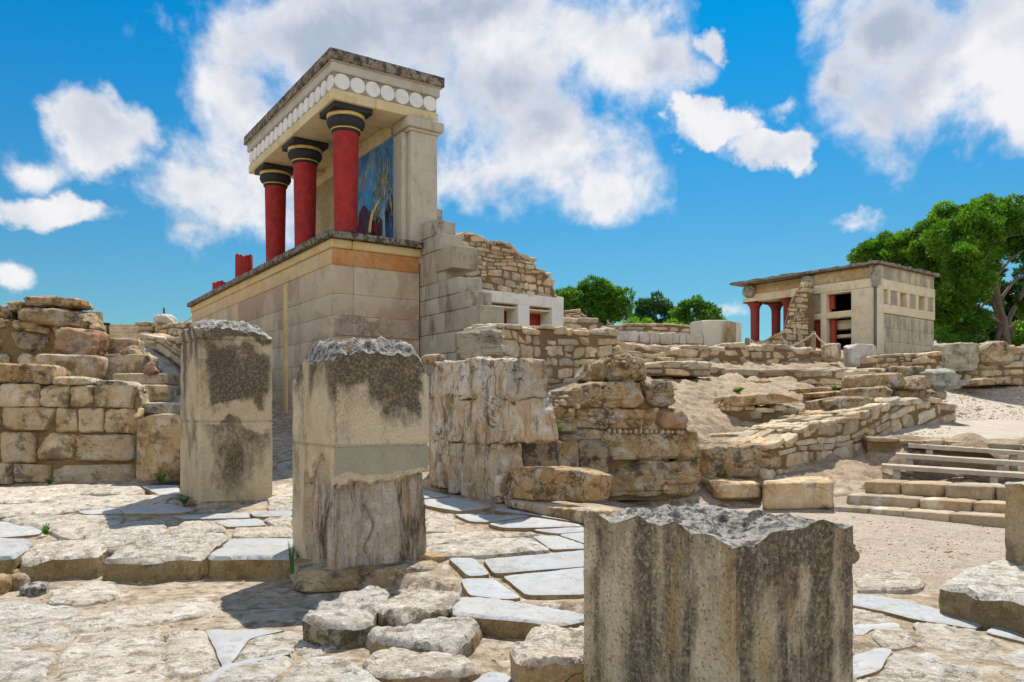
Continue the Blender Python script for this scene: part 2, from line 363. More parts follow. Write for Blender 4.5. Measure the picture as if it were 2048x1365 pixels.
M['friezebg'] = stone('friezebg', [(.34, .28, .20), (.42, .35, .25), (.38, .32, .24)], st=.3, speck=.2)
M['pierm'] = stone('pierm', [(.46, .41, .33), (.54, .49, .40), (.50, .45, .36)], st=.5, st_lo=.52, st_hi=.66, streak=.35, speck=.2, stain=(.24, .18, .11), bump=.4, crack=.15)
M['rubblebrick'] = stone('rubblebrick', [(.44, .32, .16), (.54, .42, .24), (.50, .38, .20)], st=.5, speck=.4, stain=(.22, .14, .06), crack=.8, bump=1, sc=2.6)
M['rawband'] = stone('rawband', [(.36, .27, .19), (.48, .39, .30), (.44, .36, .28)], st=.5, speck=.4, stain=(.2, .15, .11), bump=.9, bd=.03, sc=2, crack=.3)
M['rock2'] = stone('rock2', [(.28, .25, .18), (.44, .41, .32), (.36, .33, .25)], st=.7, st_lo=.49, st_hi=.6, crack=.4, speck=.45, stain=(.10, .09, .06), white=.3, bump=.8, bd=.03, orange=.3)
M['mortarstone'] = stone('mortarstone', [(.30, .23, .14), (.40, .32, .21), (.36, .28, .18)], st=.5, speck=.45, stain=(.16, .12, .08), bump=.8, bd=.025, sc=1.6)
M['ashlar2'] = stone('ashlar2', [(.34, .25, .15), (.46, .37, .26), (.54, .48, .40)], st=.4, speck=.35, stain=(.14, .12, .06), bump=.6, crack=.2)
M['white2'] = stone('white2', [(.60, .53, .41), (.66, .60, .47), (.58, .50, .37)], st=.3, streak=.4, speck=.1, stain=(.35, .30, .22), bump=.2)
M['frescoblue'] = stone('frescoblue', [(.04, .20, .52), (.09, .32, .58), (.24, .38, .48)], st=.3, speck=.3, stain=(.08, .10, .16), bump=.5, sc=.8)
M['frescored'] = paint('frescored', (.16, .018, .03), (.10, .015, .03), grime=.3, gcol=(.2, .04, .05), bump=.8, sc=5)
M['frescogreen'] = paint('frescogreen', (.25, .27, .15), (.17, .20, .12), bump=.8)
M['frescopale'] = paint('frescopale', (.34, .44, .48), (.26, .35, .40), bump=.8)
M['sidewall'] = stone('sidewall', [(.52, .45, .31), (.58, .51, .36), (.48, .41, .28)], st=.5, st_lo=.50, st_hi=.64, streak=.3, speck=.2, stain=(.15, .13, .105), bump=.3, top=(5.3, 1.3, .07))
M['nichem'] = stone('nichem', [(.26, .19, .10), (.32, .25, .14), (.24, .18, .1)], st=.3, speck=.2)
M['ochrefascia'] = stone('ochrefascia', [(.46, .31, .14), (.54, .40, .22), (.60, .48, .32)], st=.5, speck=.3, stain=(.22, .15, .09), bump=.5)
M['slabdark2'] = stone('slabdark2', [(.22, .19, .15), (.34, .30, .24), (.28, .25, .2)], st=.8, st_lo=.48, st_hi=.58, speck=.6, stain=(.07, .06, .05), bump=.8, sc=2)
M['rosedark'] = paint('rosedark', (.10, .035, .04), (.07, .03, .03), grime=.3, bump=.4)
M['pine_dark2'] = leafmat('pine_dark2', (.035, .10, .05), (.05, .13, .05))

M['peach'] = stone('peach', [(.56, .38, .20), (.62, .47, .28), (.58, .44, .30)], st=.4, speck=.2, stain=(.40, .24, .12), bump=.3)

# ------------------------------------------------------------------ builders
class Plane:
    """vertical wall plane through two (pixel column, distance) anchors"""
    def __init__(s, pa, ya, pb, yb):
        s.A = np.array([(pa - CX) / F * ya, ya]); s.B = np.array([(pb - CX) / F * yb, yb])
        d = s.B - s.A; s.d = d; n = np.array([-d[1], d[0]]) / np.linalg.norm(d)
        s.n = n if n[1] < 0 else -n

    def at(s, px, py, dep=0.0):
        r = (np.asarray(px, float) - CX) / F
        t = (r * s.A[1] - s.A[0]) / (s.d[0] - r * s.d[1])
        x = s.A[0] + s.d[0] * t; y = s.A[1] + s.d[1] * t
        z = EYE + (HZ - np.asarray(py, float)) / F * y
        return np.stack([x + s.n[0] * dep, y + s.n[1] * dep, z], -1)


def superell(v, k):
    r = (np.abs(v) ** k).sum(1, keepdims=True) ** (1.0 / k)
    return v / r * np.minimum(1.0, np.linalg.norm(v, ord=np.inf, axis=1, keepdims=True))


FLUTE = [0.0]


def rockify(p, seed, amp, freq, chops=4, chopd=.82, strata=0.0, half=None):
    """chip flat facets off and roughen, in world space"""
    c = p.mean(0); q = p - c; rg = np.random.RandomState(seed & 0x7fffffff)
    ext = np.abs(q).max(0) + 1e-6
    u = q / ext
    for _ in range(chops):
        n = rg.normal(size=3); n /= np.linalg.norm(n)
        d = rg.uniform(chopd, 1.08) * (np.abs(n).sum() * .80)
        e = u @ n - d
        u = u - np.where(e > 0, e, 0)[:, None] * n
    q = u * ext
    dr = norm(q)
    o = rg.uniform(-50, 50, 3)
    dsp = amp * fbm((q + o) * freq, 6, .6)
    if len(q) > 900: dsp = dsp + amp * .5 * (np.maximum(ridged((q + o) * freq * 1.7, 4), -1) - .5)
    if strata: dsp = dsp + strata * (ridged(np.stack([(q[:, 0] + o[0]) * 1.2, (q[:, 1]) * 1.2, (q[:, 2] + o[2]) * 14], 1), 3) - .3)
    if FLUTE[0]: dsp = dsp + FLUTE[0] * (ridged(np.stack([(q[:, 0] + o[0]) * 5, (q[:, 1] + o[1]) * 5, (q[:, 2] + o[2]) * .9], 1), 4) - .3)
    return c + q + dr * dsp[:, None]


def rtint(rg, v=.16, warm=.07):
    a = 1 + rg.uniform(-v, v); b = rg.uniform(-warm, warm)
    return (a * (1 + b), a, a * (1 - b * 1.3))


def cell(g, quad, pl, th, off=0.0, n=6, k=6, amp=.02, freq=5, chops=4, seed=0, tv=.16, mi=0, strata=0, chopd=.82):
    """one stone filling a pixel quad (TL,TR,BR,BL) on the plane, th metres deep, standing off metres proud"""
    nz = max(2, n if isinstance(n, int) else n[2])
    nn = (n, max(2, n), nz) if isinstance(n, int) else n
    v, q = boxgrid(*nn); u = superell(v, k)
    a = (u[:, 0] + 1) / 2; b = (1 - u[:, 2]) / 2
    TL, TR, BR, BL = [np.array(x, float) for x in quad]
    a_, b_ = a[:, None], b[:, None]
    pxy = (TL * (1 - a_) + TR * a_) * (1 - b_) + (BL * (1 - a_) + BR * a_) * b_
    dep = off - (1 + u[:, 1]) / 2 * th
    r = pl.at(pxy[:, 0], pxy[:, 1])
    # move along the wall normal with heights kept
    r[:, 0] += pl.n[0] * dep; r[:, 1] += pl.n[1] * dep
    rg = np.random.RandomState((seed * 7919 + 13) & 0x7fffffff)
    r = rockify(r, seed, amp, freq, chops, chopd, strata)
    g.add(r, q, tint=rtint(rg, tv), mi=mi)


def pl_interp(pts, x): return float(np.interp(x, [p[0] for p in pts], [p[1] for p in pts]))


def core(g, pl, top, bot, th, drop=3, off=0.0, step=10, seed=0, mi=0, amp=.02):
    x0, x1 = top[0][0], top[-1][0]; nx = max(2, int((x1 - x0) / step)); nz = 10
    v, q = boxgrid(nx, max(2, nx // 8), nz)
    px = x0 + (v[:, 0] + 1) / 2 * (x1 - x0); b = (1 - v[:, 2]) / 2
    tp = np.interp(px, [p[0] for p in top], [p[1] for p in top]) + drop
    bt = np.interp(px, [p[0] for p in bot], [p[1] for p in bot])
    r = pl.at(px, tp * (1 - b) + bt * b); dep = off - (1 + v[:, 1]) / 2 * th
    r[:, 0] += pl.n[0] * dep; r[:, 1] += pl.n[1] * dep
    r += (amp * fbm(r * 5 + seed, 4))[:, None] * np.array([pl.n[0], pl.n[1], .8])
    g.add(r, q, mi=mi)


def rubble(g, pl, top, bot, th, hpx, wpx, seed=0, mi=0, cmi=1, n=5, amp=.02, ragged=.35, proud=.05, big=.12, fill=1.0, jit=.17):
    """rough masonry between two pixel profiles: a mortar core and stones in wavering courses"""
    rg = random.Random(seed); core(g, pl, top, bot, th, drop=hpx * .35, off=0, seed=seed, mi=cmi)
    x0, x1 = top[0][0], top[-1][0]
    hmax = max(pl_interp(bot, x0 + (x1 - x0) * i / 20) - pl_interp(top, x0 + (x1 - x0) * i / 20) for i in range(21))
    y = -hpx * .1; rows = []
    while y < hmax:
        h = hpx * rg.uniform(.55, 1.5); rows.append((y, h)); y += h
    ctop = min(p[1] for p in top)
    ph = [rg.uniform(0, 6.28) for _ in range(6)]

    def wav(x, yy): return hpx * .22 * (math.sin(x / (wpx * 2.3) + ph[0] + yy / hpx * .7) + .6 * math.sin(x / (wpx * .9) + ph[1] + yy / hpx))
    hb = [pl_interp(bot, x0 + (x1 - x0) * i / 20) - pl_interp(top, x0 + (x1 - x0) * i / 20) for i in range(21)]
    for ri, (ry, rh) in enumerate(rows):
        x = x0 - rg.uniform(0, wpx * .5)
        while x < x1:
            w_ = wpx * rg.choice([.55, .8, 1.0, 1.3, 1.9]) * rg.uniform(.8, 1.2); xa, xb = max(x, x0 - wpx * .1), min(x + w_, x1 + wpx * .1); x += w_
            if xb - xa < wpx * .25: continue
            xm = (xa + xb) / 2
            tpm, btm = pl_interp(top, xm), pl_interp(bot, xm)
            # rows measured up from the bottom line
            yb_, yt_ = btm - ry, btm - ry - rh
            if yt_ < tpm - hpx * ragged or yb_ < tpm + hpx * .25: continue
            parts = [(xa, xb, yt_, yb_)]
            if rh > hpx * 1.1 and rg.random() < .35 and xb - xa < wpx: parts = [(xa, xb, yt_, (yt_ + yb_) / 2), (xa, xb, (yt_ + yb_) / 2, yb_)]
            for (a, b, t, c) in parts:
                if rg.random() > fill: continue
                gx = (b - a) * .03; gy = (c - t) * .03
                J = lambda: rg.uniform(-jit, jit) * min(b - a, c - t)
                sl = (pl_interp(bot, b) - pl_interp(bot, a)) / 2
                quad = [(a + gx + J(), t + gy + J() + wav(a, t) - sl), (b - gx + J(), t + gy + J() + wav(b, t) + sl), (b - gx + J(), c - gy + J() + wav(b, c) + sl), (a + gx + J(), c - gy + J() + wav(a, c) - sl)]
                mpx = float(pl.at(xm, t)[1]) / F
                topmost = (t - hpx < tpm)
                d = th if topmost else max(.12, rh * mpx * .9)
                cell(g, quad, pl, d + proud, off=proud * rg.uniform(.4, 1.2), n=n if not topmost else (n, n + 2, n), k=rg.uniform(4.5, 10), amp=amp * rh * mpx * 4, freq=1.6 / (rh * mpx), chops=7, seed=rg.randrange(10**6), mi=mi, chopd=.72, tv=.26)


    x = x0
    while x < x1 - wpx * .2:
        w_ = wpx * rg.uniform(.6, 1.5); xb = min(x + w_, x1 + wpx * .1); tm = pl_interp(top, (x + xb) / 2); h_ = hpx * rg.uniform(.45, .8); up = hpx * rg.uniform(-.12, .32) * min(1, ragged * 3 + .2)
        mpx = float(pl.at((x + xb) / 2, tm)[1]) / F; nd = max(1, int(round(th / (w_ * mpx * 1.2)))); ta, tb = pl_interp(top, x), pl_interp(top, xb)
        for k in range(nd):
            u2 = up + hpx * rg.uniform(-.15, .15)
            cell(g, [(x, ta - u2), (xb, tb - u2), (xb, tb - u2 + h_), (x, ta - u2 + h_)], pl, th / nd, off=proud - k * th / nd, n=n, k=rg.uniform(4, 7), amp=amp * hpx * mpx * 5, freq=1.2 / (hpx * mpx), chops=5, seed=rg.randrange(10**6), mi=mi, chopd=.75, tv=.24)
        x = xb


def rectq(x0, y0, x1, y1, rg=None, j=0):
    J = (lambda: rg.uniform(-j, j)) if rg else (lambda: 0)
    return [(x0 + J(), y0 + J()), (x1 + J(), y0 + J()), (x1 + J(), y1 + J()), (x0 + J(), y1 + J())]


def block(name, label, quad, ya, yb, th, mat, cat='stone', n=14, k=7, amp=.025, freq=3, chops=5, seed=None, group=None, strata=0, chopd=.85, parent=None, off=0.0):
    """a stone that stands by itself"""
    if len(quad) == 4 and not isinstance(quad[0], (tuple, list)): quad = rectq(*quad, rg=R, j=2)
    xs = [p[0] for p in quad]; pl = Plane(min(xs), ya, max(xs), yb if yb else ya)
    g = Geo(); cell(g, quad, pl, th, off=off, n=n, k=k, amp=amp, freq=freq, chops=chops, seed=seed if seed is not None else R.randrange(10**6), strata=strata, tv=.08, chopd=chopd)
    return obj(name, g, M[mat] if isinstance(mat, str) else mat, parent=parent, label=label, cat=cat, group=group, sharp=38)


def cbox(g, o, ax, dims, r=.012, tint=(1, 1, 1), mi=0):
    """box with chamfered edges; o = corner, ax = three unit axes, dims = lengths along them"""
    d = np.array(dims, float); A = np.array([norm(np.array(a, float)) for a in ax]); r = min(r, d.min() * .3)
    v, q = boxgrid(3, 3, 3)
    h = d / 2; s = np.sign(v) * np.where(np.abs(v) > .9, 1, 0) * h + np.where(np.abs(v) > .9, 0, 1) * np.sign(v) * (h - r)
    inner = np.clip(s, -(h - r), h - r); e = s - inner
    l = np.linalg.norm(e, axis=1, keepdims=True); s = inner + np.where(l > r, e / np.maximum(l, 1e-9) * r, e)
    w_ = (s + h) @ A + np.array(o, float)
    if np.dot(np.cross(A[0], A[1]), A[2]) < 0: q = q[:, ::-1]
    g.add(w_, q, tint=tint, mi=mi)


def tube(g, pts, r, n=8, tint=(1, 1, 1), mi=0, r1=None, cap=True):
    pts = [np.array(p, float) for p in pts]; L = len(pts); V = []
    for i, p in enumerate(pts):
        t = norm((pts[min(i + 1, L - 1)] - pts[max(i - 1, 0)])[None])[0]
        up = np.array([0, 0, 1.]) if abs(t[2]) < .9 else np.array([1., 0, 0])
        a = norm(np.cross(t, up)[None])[0]; b = np.cross(a, t)
        rr = (r + (r1 - r) * i / (L - 1)) if r1 is not None else (r[i] if isinstance(r, (list, tuple)) else r)
        for k in range(n):
            an = 2 * math.pi * k / n; V.append(p + rr * (math.cos(an) * a + math.sin(an) * b))
    Q = [[i * n + k, i * n + (k + 1) % n, (i + 1) * n + (k + 1) % n, (i + 1) * n + k] for i in range(L - 1) for k in range(n)]
    T = []
    if cap:
        V += [pts[0], pts[-1]]; c0, c1 = L * n, L * n + 1
        T = [[c0, (k + 1) % n, k] for k in range(n)] + [[c1, (L - 1) * n + k, (L - 1) * n + (k + 1) % n] for k in range(n)]
    g.add(V, Q, T, tint=tint, mi=mi)


def lathe(g, c, prof, n=40, tint=(1, 1, 1), mi=0, jit=None):
    V, L = [], len(prof)
    for (r, z) in prof:
        for k in range(n):
            a = 2 * math.pi * k / n; V.append((c[0] + r * math.cos(a), c[1] + r * math.sin(a), c[2] + z + (jit(a) if jit and (r, z) in prof[-2:] else 0)))
    Q = [[i * n + k, i * n + (k + 1) % n, (i + 1) * n + (k + 1) % n, (i + 1) * n + k] for i in range(L - 1) for k in range(n)]
    V += [(c[0], c[1], c[2] + prof[0][1]), (c[0], c[1], c[2] + prof[-1][1])]
    T = [[L * n, (k + 1) % n, k] for k in range(n)] + [[L * n + 1, (L - 1) * n + k, (L - 1) * n + (k + 1) % n] for k in range(n)]
    g.add(V, Q, T, tint=tint, mi=mi)


# ------------------------------------------------------------------ terrain
def sstep(x, a, b):
    t = np.clip((x - a) / (b - a), 0, 1); return t * t * (3 - 2 * t)


CP = [(0, 965, 12.4), (150, 965, 12.4), (270, 965, 12.4), (440, 935, 13.4), (-300, 970, 12.2), (-900, 960, 13), (560, 905, 13.6), (560, 866, 16), (625, 868, 16.3), (400, 860, 17), (0, 780, 15), (150, 770, 15), (250, 770, 15),
      (0, 735, 20), (350, 812, 14.5), (345, 742, 18), (300, 700, 23), (280, 684, 27), (240, 676, 31), (60, 690, 28), (160, 668, 36), (-300, 760, 18), (-300, 700, 28), (420, 720, 25), (700, 800, 22),
      (870, 982, 12.1), (1000, 1014, 10.5), (1160, 1048, 9.3), (1110, 800, 13.6), (1230, 735, 15.5), (980, 780, 14.5), (1250, 1000, 12), (1390, 1000, 12), (1400, 888, 13), (1350, 800, 15.5), (1450, 822, 15), (1400, 765, 18.5), (1600, 772, 19), (1500, 742, 22),
      (1700, 742, 23), (1250, 700, 24), (1400, 694, 28), (1650, 704, 29), (1500, 694, 27), (1800, 712, 30), (2040, 706, 32), (1930, 795, 20), (2040, 772, 22), (1900, 770, 23), (1790, 872, 14.4), (2048, 882, 14.0), (1900, 878, 14.1), (1920, 842, 17), (2048, 812, 21), (2048, 835, 17.5), (2300, 885, 14), (2300, 800, 24),
      (1600, 888, 14.2), (1690, 940, 13.0), (1800, 955, 12.6), (1900, 962, 12.3), (2048, 970, 12.0), (1770, 944, 13.3), (1850, 948, 13.1), (1950, 955, 12.9), (2048, 960, 12.8), (1800, 876, 13.75), (1900, 881, 13.6), (2048, 888, 13.4), (1850, 879, 13.7), (1960, 884, 13.5), (1560, 965, 12.2), (1560, 1018, 11.6), (1660, 1020, 11.4), (1900, 1038, 10.5), (2050, 1052, 9.8), (1500, 1006, 12.1), (1300, 1012, 11.6), (2300, 1080, 9),
      (600, 700, 30), (900, 690, 32), (1100, 690, 30), (1900, 700, 36), (1300, 676, 38), (100, 672, 45), (1000, 690, 45), (1900, 720, 50)]
_c = np.array([P(*c) for c in CP]); _xy, _z = _c[:, :2], _c[:, 2]
_xy = np.concatenate([_xy, [(x, 9.9) for x in (-14, -9, -6, -4.6, -3, -1.6)] + [(x, 9.3) for x in (1, 2.5, 4, 6, 9)] + [(-20, 9), (14, 9)]])
_z = np.concatenate([_z, [.41] * 6, [.14] * 5, [.4, .14]])
_D = np.linalg.norm(_xy[:, None] - _xy[None], axis=2)
_W = np.linalg.solve(np.block([[_D + np.eye(len(_z)) * .02, np.ones((len(_z), 1))], [np.ones((1, len(_z))), np.zeros((1, 1))]]), np.concatenate([_z, [0]]))


def tps(x, y):
    s = x.shape; p = np.stack([x.ravel(), y.ravel()], 1); out = np.empty(len(p))
    for i in range(0, len(p), 20000):
        q = p[i:i + 20000]; out[i:i + 20000] = np.linalg.norm(q[:, None] - _xy[None], axis=2) @ _W[:-1] + _W[-1]
    return out.reshape(s)


def Hu(x, y):            # upper pavement
    right = sstep(x, .6, 2.6)
    zl = .2 + .092 * (np.minimum(y, 10.3) - 7.6) + .018 * np.maximum(y - 10.3, 0)
    zl = np.maximum(zl, .09)
    zr = .05 + .028 * (y - 6)
    return zl * (1 - right) + zr * right


def Hl(x, y): return 0.0 * x + .05 * sstep(x, 1.0, 2.4) * sstep(y, 3.5, 6)


def H(x, y):
    x = np.asarray(x, float); y = np.asarray(y, float)
    line = np.interp(x, [-6, -3.8, -2.5, -1.7, -1.2, -.5, -.2, .6, .9, 1.2], [7.72, 7.78, 7.72, 7.5, 7.0, 6.7, 6.2, 6.05, 6.2, 5.5])
    near = Hl(x, y) + (Hu(x, y) - Hl(x, y) - .03) * sstep(y, line, line + .05)
    k = sstep(y, 9.9 + 0 * x, 12.0)
    far = tps(x, y)
    ff = sstep(np.hypot(x, y), 40, 75)
    far = far * (1 - ff) + 4.2 * ff
    return near * (1 - k) + far * k


def hit(px, py, fn, dz=0.0):
    """where the ray through a photo point meets the surface z = fn(x, y) + dz"""
    px = np.asarray(px, float); py = np.asarray(py, float); Y = np.full(px.shape, 8.0)
    for _ in range(40):
        z = fn((px - CX) / F * Y, Y) + dz
        Yn = (EYE - z) * F / np.maximum(py - HZ, 5); Y = Y * .5 + np.clip(Yn, 1, 40) * .5
    return np.stack([(px - CX) / F * Y, Y, fn((px - CX) / F * Y, Y) + dz], -1)


def ground_mesh():
    def ax(segs):
        o = [segs[0][0]]
        for (a, b, st) in segs: o += list(np.linspace(a, b, max(1, int(round(abs(b - a) / st))) + 1)[1:])
        return np.array(o)
    xs = ax([(-3000, -400, 400), (-400, -60, 20), (-60, -16, 1.2), (-16, -6, .15), (-6, 8, .04), (8, 16, .12), (16, 60, 1.2), (60, 400, 20), (400, 3000, 400)])
    ys = ax([(-60, 0, 6), (0, 3.5, .3), (3.5, 9, .035), (9, 16, .055), (16, 26, .1), (26, 60, .8), (60, 400, 20), (400, 3000, 400)])
    X, Y = np.meshgrid(xs, ys, indexing='ij'); Z = H(X, Y)
    p = np.stack([X, Y, Z * 0], -1)
    dirt = sstep(Y, 11, 13.5) * sstep(X, .5, 2.0)
    crt = sstep(X, 1.6, 2.4) * (1 - sstep(Y, 11, 12.5)) * sstep(Y, 6.3, 6.8)
    pathm = sstep(X, 6.2, 7.0) * sstep(Y, 13.5, 14.2) * (1 - sstep(Y, 24, 27)) * (1 - sstep(Y - 2.05 * X, 2.2, 3.4)) 
    rough = .013 * (1 - crt) + .006 * crt
    nearm = (np.abs(X) < 20) & (Y < 30) & (Y > 2)
    dz = np.zeros_like(Z)
    q = p[nearm]
    f1 = fbm(q * 2.6, 6, .55); f2 = ridged(q * np.array([1.0, 2.2, 1]) * 1.2 + 40, 5)
    amp = rough[nearm]
    dz[nearm] = f1 * amp + dirt[nearm] * (1 - pathm[nearm]) * (.085 * f2 + .045 * f1)
    Z = Z + dz * (1 - .8 * pathm)
    nx, ny = X.shape
    k = (np.arange(nx - 1)[:, None] * ny + np.arange(ny - 1)[None]).ravel()
    Q = np.stack([k, k + ny, k + ny + 1, k + 1], 1)
    cx = X.ravel()[Q].mean(1); cy = Y.ravel()[Q].mean(1)
    mi = np.zeros(len(Q), int)
    c_ = crt.ravel()[k] > .5; mi[c_] = 1
    mi[pathm.ravel()[k] > .5] = 2
    mi[(dirt.ravel()[k] < .5) & ~c_ & (mi != 2)] = 3
    g = Geo(); g.V = [np.stack([X, Y, Z], -1).reshape(-1, 3)]; g.C = [np.ones((X.size, 3))]; g.Q = [Q]; g.mq = [mi]
    return obj('ground', g, [M['dirt'], M['gravel'], M['pathm'], M['flagground']], kind='structure', loc=(0, 0, 0))


M['flagground'] = stone('flagground', [(.36, .27, .18), (.52, .43, .325), (.58, .51, .42)], st=.75, st_lo=.49, st_hi=.60, speck=.45, stain=(.17, .125, .08), bump=1.0, bd=.03, sc=2.2)
ground_mesh()


def hillring():
    g = Geo(); n = 240; rr = [700, 900, 1300, 1600]; V = []
    for j, r in enumerate(rr):
        for i in range(n):
            a = 2 * math.pi * i / n
            h = (0, 70, 100, 60)[j] * (1 + .28 * math.sin(a * 5 + 1) + .18 * math.sin(a * 11 + 2) + .07 * math.sin(a * 29))
            V.append((r * math.sin(a), r * math.cos(a), h - 5))
    Q = [[j * n + i, j * n + (i + 1) % n, (j + 1) * n + (i + 1) % n, (j + 1) * n + i] for j in range(3) for i in range(n)]
    g.add(V, Q); obj('hills', g, M['hill'], kind='structure', loc=(0, 0, 0))


hillring()


# ------------------------------------------------------------------ flagstones
def slab_geo(g, poly, fn, dz, th, rough=.014, res=.035, seed=0, mi=0, smi=None, edge=.02, jit=.012, front=None):
    """a paving stone: outline in the photo, laid on the ground surface"""
    rg = random.Random(seed)
    pts = []
    for i in range(len(poly)):
        a, b = poly[i], poly[(i + 1) % len(poly)]
        pts.append((a, b))
    W = []
    for a, b in pts:
        wa = hit(a[0], a[1], fn, dz); wb = hit(b[0], b[1], fn, dz)
        W.append((wa, wb))
    out = []
    for wa, wb in W:
        L = np.linalg.norm(wb[:2] - wa[:2]); k = max(1, int(L / (res * 1.5)))
        for i in range(k):
            out.append(wa[:2] + (wb[:2] - wa[:2]) * i / k)
    out = np.array(out); nb = len(out)
    # soften corners, then wander
    out = out * .6 + (np.roll(out, 1, 0) + np.roll(out, -1, 0)) * .2
    _c0 = out.mean(0); out = _c0 + (out - _c0) * (1 + .012 / max(.1, np.linalg.norm(out - _c0, axis=1).mean()))
    o3 = np.concatenate([out, np.zeros((nb, 1))], 1)
    out[:, 0] += jit * fbm(o3 * 7 + seed, 3); out[:, 1] += jit * fbm(o3 * 7 + seed + 50, 3)
    area = 0.5 * abs(np.dot(out[:, 0], np.roll(out[:, 1], 1)) - np.dot(out[:, 1], np.roll(out[:, 0], 1)))
    sgn = np.dot(out[:, 0], np.roll(out[:, 1], -1)) - np.dot(out[:, 1], np.roll(out[:, 0], -1))
    if sgn < 0: out = out[::-1]
    x0, y0 = out.min(0); x1, y1 = out.max(0)
    gx, gy = np.meshgrid(np.arange(x0, x1, res), np.arange(y0, y1, res)); gp = np.stack([gx.ravel(), gy.ravel()], 1)
    gp += np.array([[rg.uniform(-.3, .3) * res, rg.uniform(-.3, .3) * res] for _ in range(len(gp))]) if len(gp) else 0
    # inside test and distance to outline
    a, b = out, np.roll(out, -1, 0)
    def dist(p):
        d = np.full(len(p), 9.0)
        for i in range(nb):
            ab = b[i] - a[i]; t = np.clip(((p - a[i]) @ ab) / max(ab @ ab, 1e-12), 0, 1)
            d = np.minimum(d, np.linalg.norm(p - (a[i] + t[:, None] * ab), axis=1))
        return d
    ins = np.zeros(len(gp), bool)
    for i in range(nb):
        c = (a[i, 1] > gp[:, 1]) != (b[i, 1] > gp[:, 1])
        with np.errstate(divide='ignore', invalid='ignore'):
            xx = (b[i, 0] - a[i, 0]) * (gp[:, 1] - a[i, 1]) / (b[i, 1] - a[i, 1]) + a[i, 0]
        ins ^= c & (gp[:, 0] < xx)
    gp = gp[ins]; dg = dist(gp); gp = gp[dg > res * .45]
    allp = np.concatenate([out, gp])
    res_ = geometry.delaunay_2d_cdt([Vector(p) for p in allp], [], [list(range(nb))], 1, 1e-6)
    v2 = np.array([tuple(p) for p in res_[0]]); T = np.array([f for f in res_[2] if len(f) == 3])
    if len(T) == 0: return
    d = dist(v2); p3 = np.concatenate([v2, np.zeros((len(v2), 1))], 1)
    z = fn(v2[:, 0], v2[:, 1]) + dz
    if rough > 0:
        f = fbm(p3 * 3.1 + seed * 3.3, 6, .58); rd = ridged(p3 * np.array([2.2, 5, 1]) + seed, 4)
        z = z + rough * .5 * f + rough * .6 * rd
        z += rough * 1.3 * (np.floor((f + .3 * rd) * 2.6) / 2.6 - f) * .6
    z -= np.where(d < edge, (1 - np.sqrt(np.maximum(0, 1 - (1 - d / edge) ** 2))) * edge, 0)
    top = np.concatenate([v2, z[:, None]], 1)
    # boundary loop from the triangulation
    from collections import Counter
    ec = Counter()
    for t in T:
        for i in range(3): ec[(min(t[i], t[(i + 1) % 3]), max(t[i], t[(i + 1) % 3]))] += 1
    be = [(t[i], t[(i + 1) % 3]) for t in T for i in range(3) if ec[(min(t[i], t[(i + 1) % 3]), max(t[i], t[(i + 1) % 3]))] == 1]
    tn = rtint(np.random.RandomState(seed + 5), .07, .025)
    n0 = len(top); g.add(top, None, T, tint=tn, mi=mi)
    bi = sorted({e[0] for e in be} | {e[1] for e in be}); idx = {k: j for j, k in enumerate(bi)}; m = len(bi)
    ring = top[bi]; c = v2.mean(0); lv = max(2, int(th / .03)); V = []
    for l in range(lv + 1):
        t = l / lv; r = ring.copy(); r[:, 2] -= t * th
        dr = norm(np.concatenate([r[:, :2] - c, np.zeros((m, 1))], 1))
        bul = (.012 if th > .1 else .0) * math.sin(min(1, t * 2) * math.pi / 2 + .0) - (.02 if th > .12 else 0) * t
        if l > 0: r += dr * (bul + (.012 if th > .08 else .003) * fbm(r * 9 + seed, 4)[:, None] if True else 0)
        V.append(r)
    V = np.concatenate(V)
    Q = [[l * m + idx[e[1]], l * m + idx[e[0]], (l + 1) * m + idx[e[0]], (l + 1) * m + idx[e[1]]] for l in range(lv) for e in be]
    g.add(V, Q, tint=tn, mi=smi if smi is not None else mi)


SL = []  # (kind r/s, zone u/l, polygon)
def S(k, zn, *p, dz=.002): SL.append((k, zn, p, dz))
S('r','u',(-60,976),(0,974),(90,973),(168,980),(156,996),(31,1005),(-60,1002))
S('r','u',(92,971),(265,969),(290,979),(280,988),(165,986))
S('s','u',(283,971),(358,970),(358,988),(318,988))
S('r','u',(103,1003),(174,990),(358,990),(358,999),(330,1006),(237,1012),(199,1015),(156,1017))
S('r','u',(-60,1008),(93,1007),(172,1012),(151,1021),(0,1033),(-60,1034))
S('s','u',(157,1022),(230,1015),(246,1026),(174,1027))
S('s','u',(237,1015),(342,1007),(389,1020),(342,1026),(250,1025))
S('s','u',(346,1030),(493,1024),(498,1034),(367,1037))
S('s','u',(500,1023),(582,1019),(582,1031),(512,1032))
S('r','u',(528,1035),(582,1032),(582,1051),(552,1050))
S('s','u',(424,1040),(517,1036),(531,1049),(455,1052))
S('r','u',(471,1055),(582,1053),(582,1072),(467,1071))
S('r','u',(0,1037),(100,1030),(249,1029),(247,1040),(218,1053),(139,1077),(104,1064))
S('s','u',(-60,1041),(94,1045),(77,1067),(0,1073),(-60,1073))
S('r','u',(174,1066),(262,1043),(328,1043),(333,1061),(290,1075),(218,1090),(172,1079))
S('r','u',(340,1063),(369,1041),(418,1041),(450,1056),(448,1062))
S('r','u',(36,1113),(80,1084),(113,1084),(46,1117))
S('r','l',(106,1183),(187,1158),(230,1164),(243,1189),(174,1207),(93,1203))
S('r','l',(-60,1206),(81,1206),(160,1221),(147,1238),(-60,1238))
S('r','l',(143,1239),(237,1222),(414,1191),(434,1220),(343,1240),(249,1253),(156,1262))
S('r','l',(-60,1243),(135,1243),(141,1267),(101,1329),(91,1372),(-60,1372))
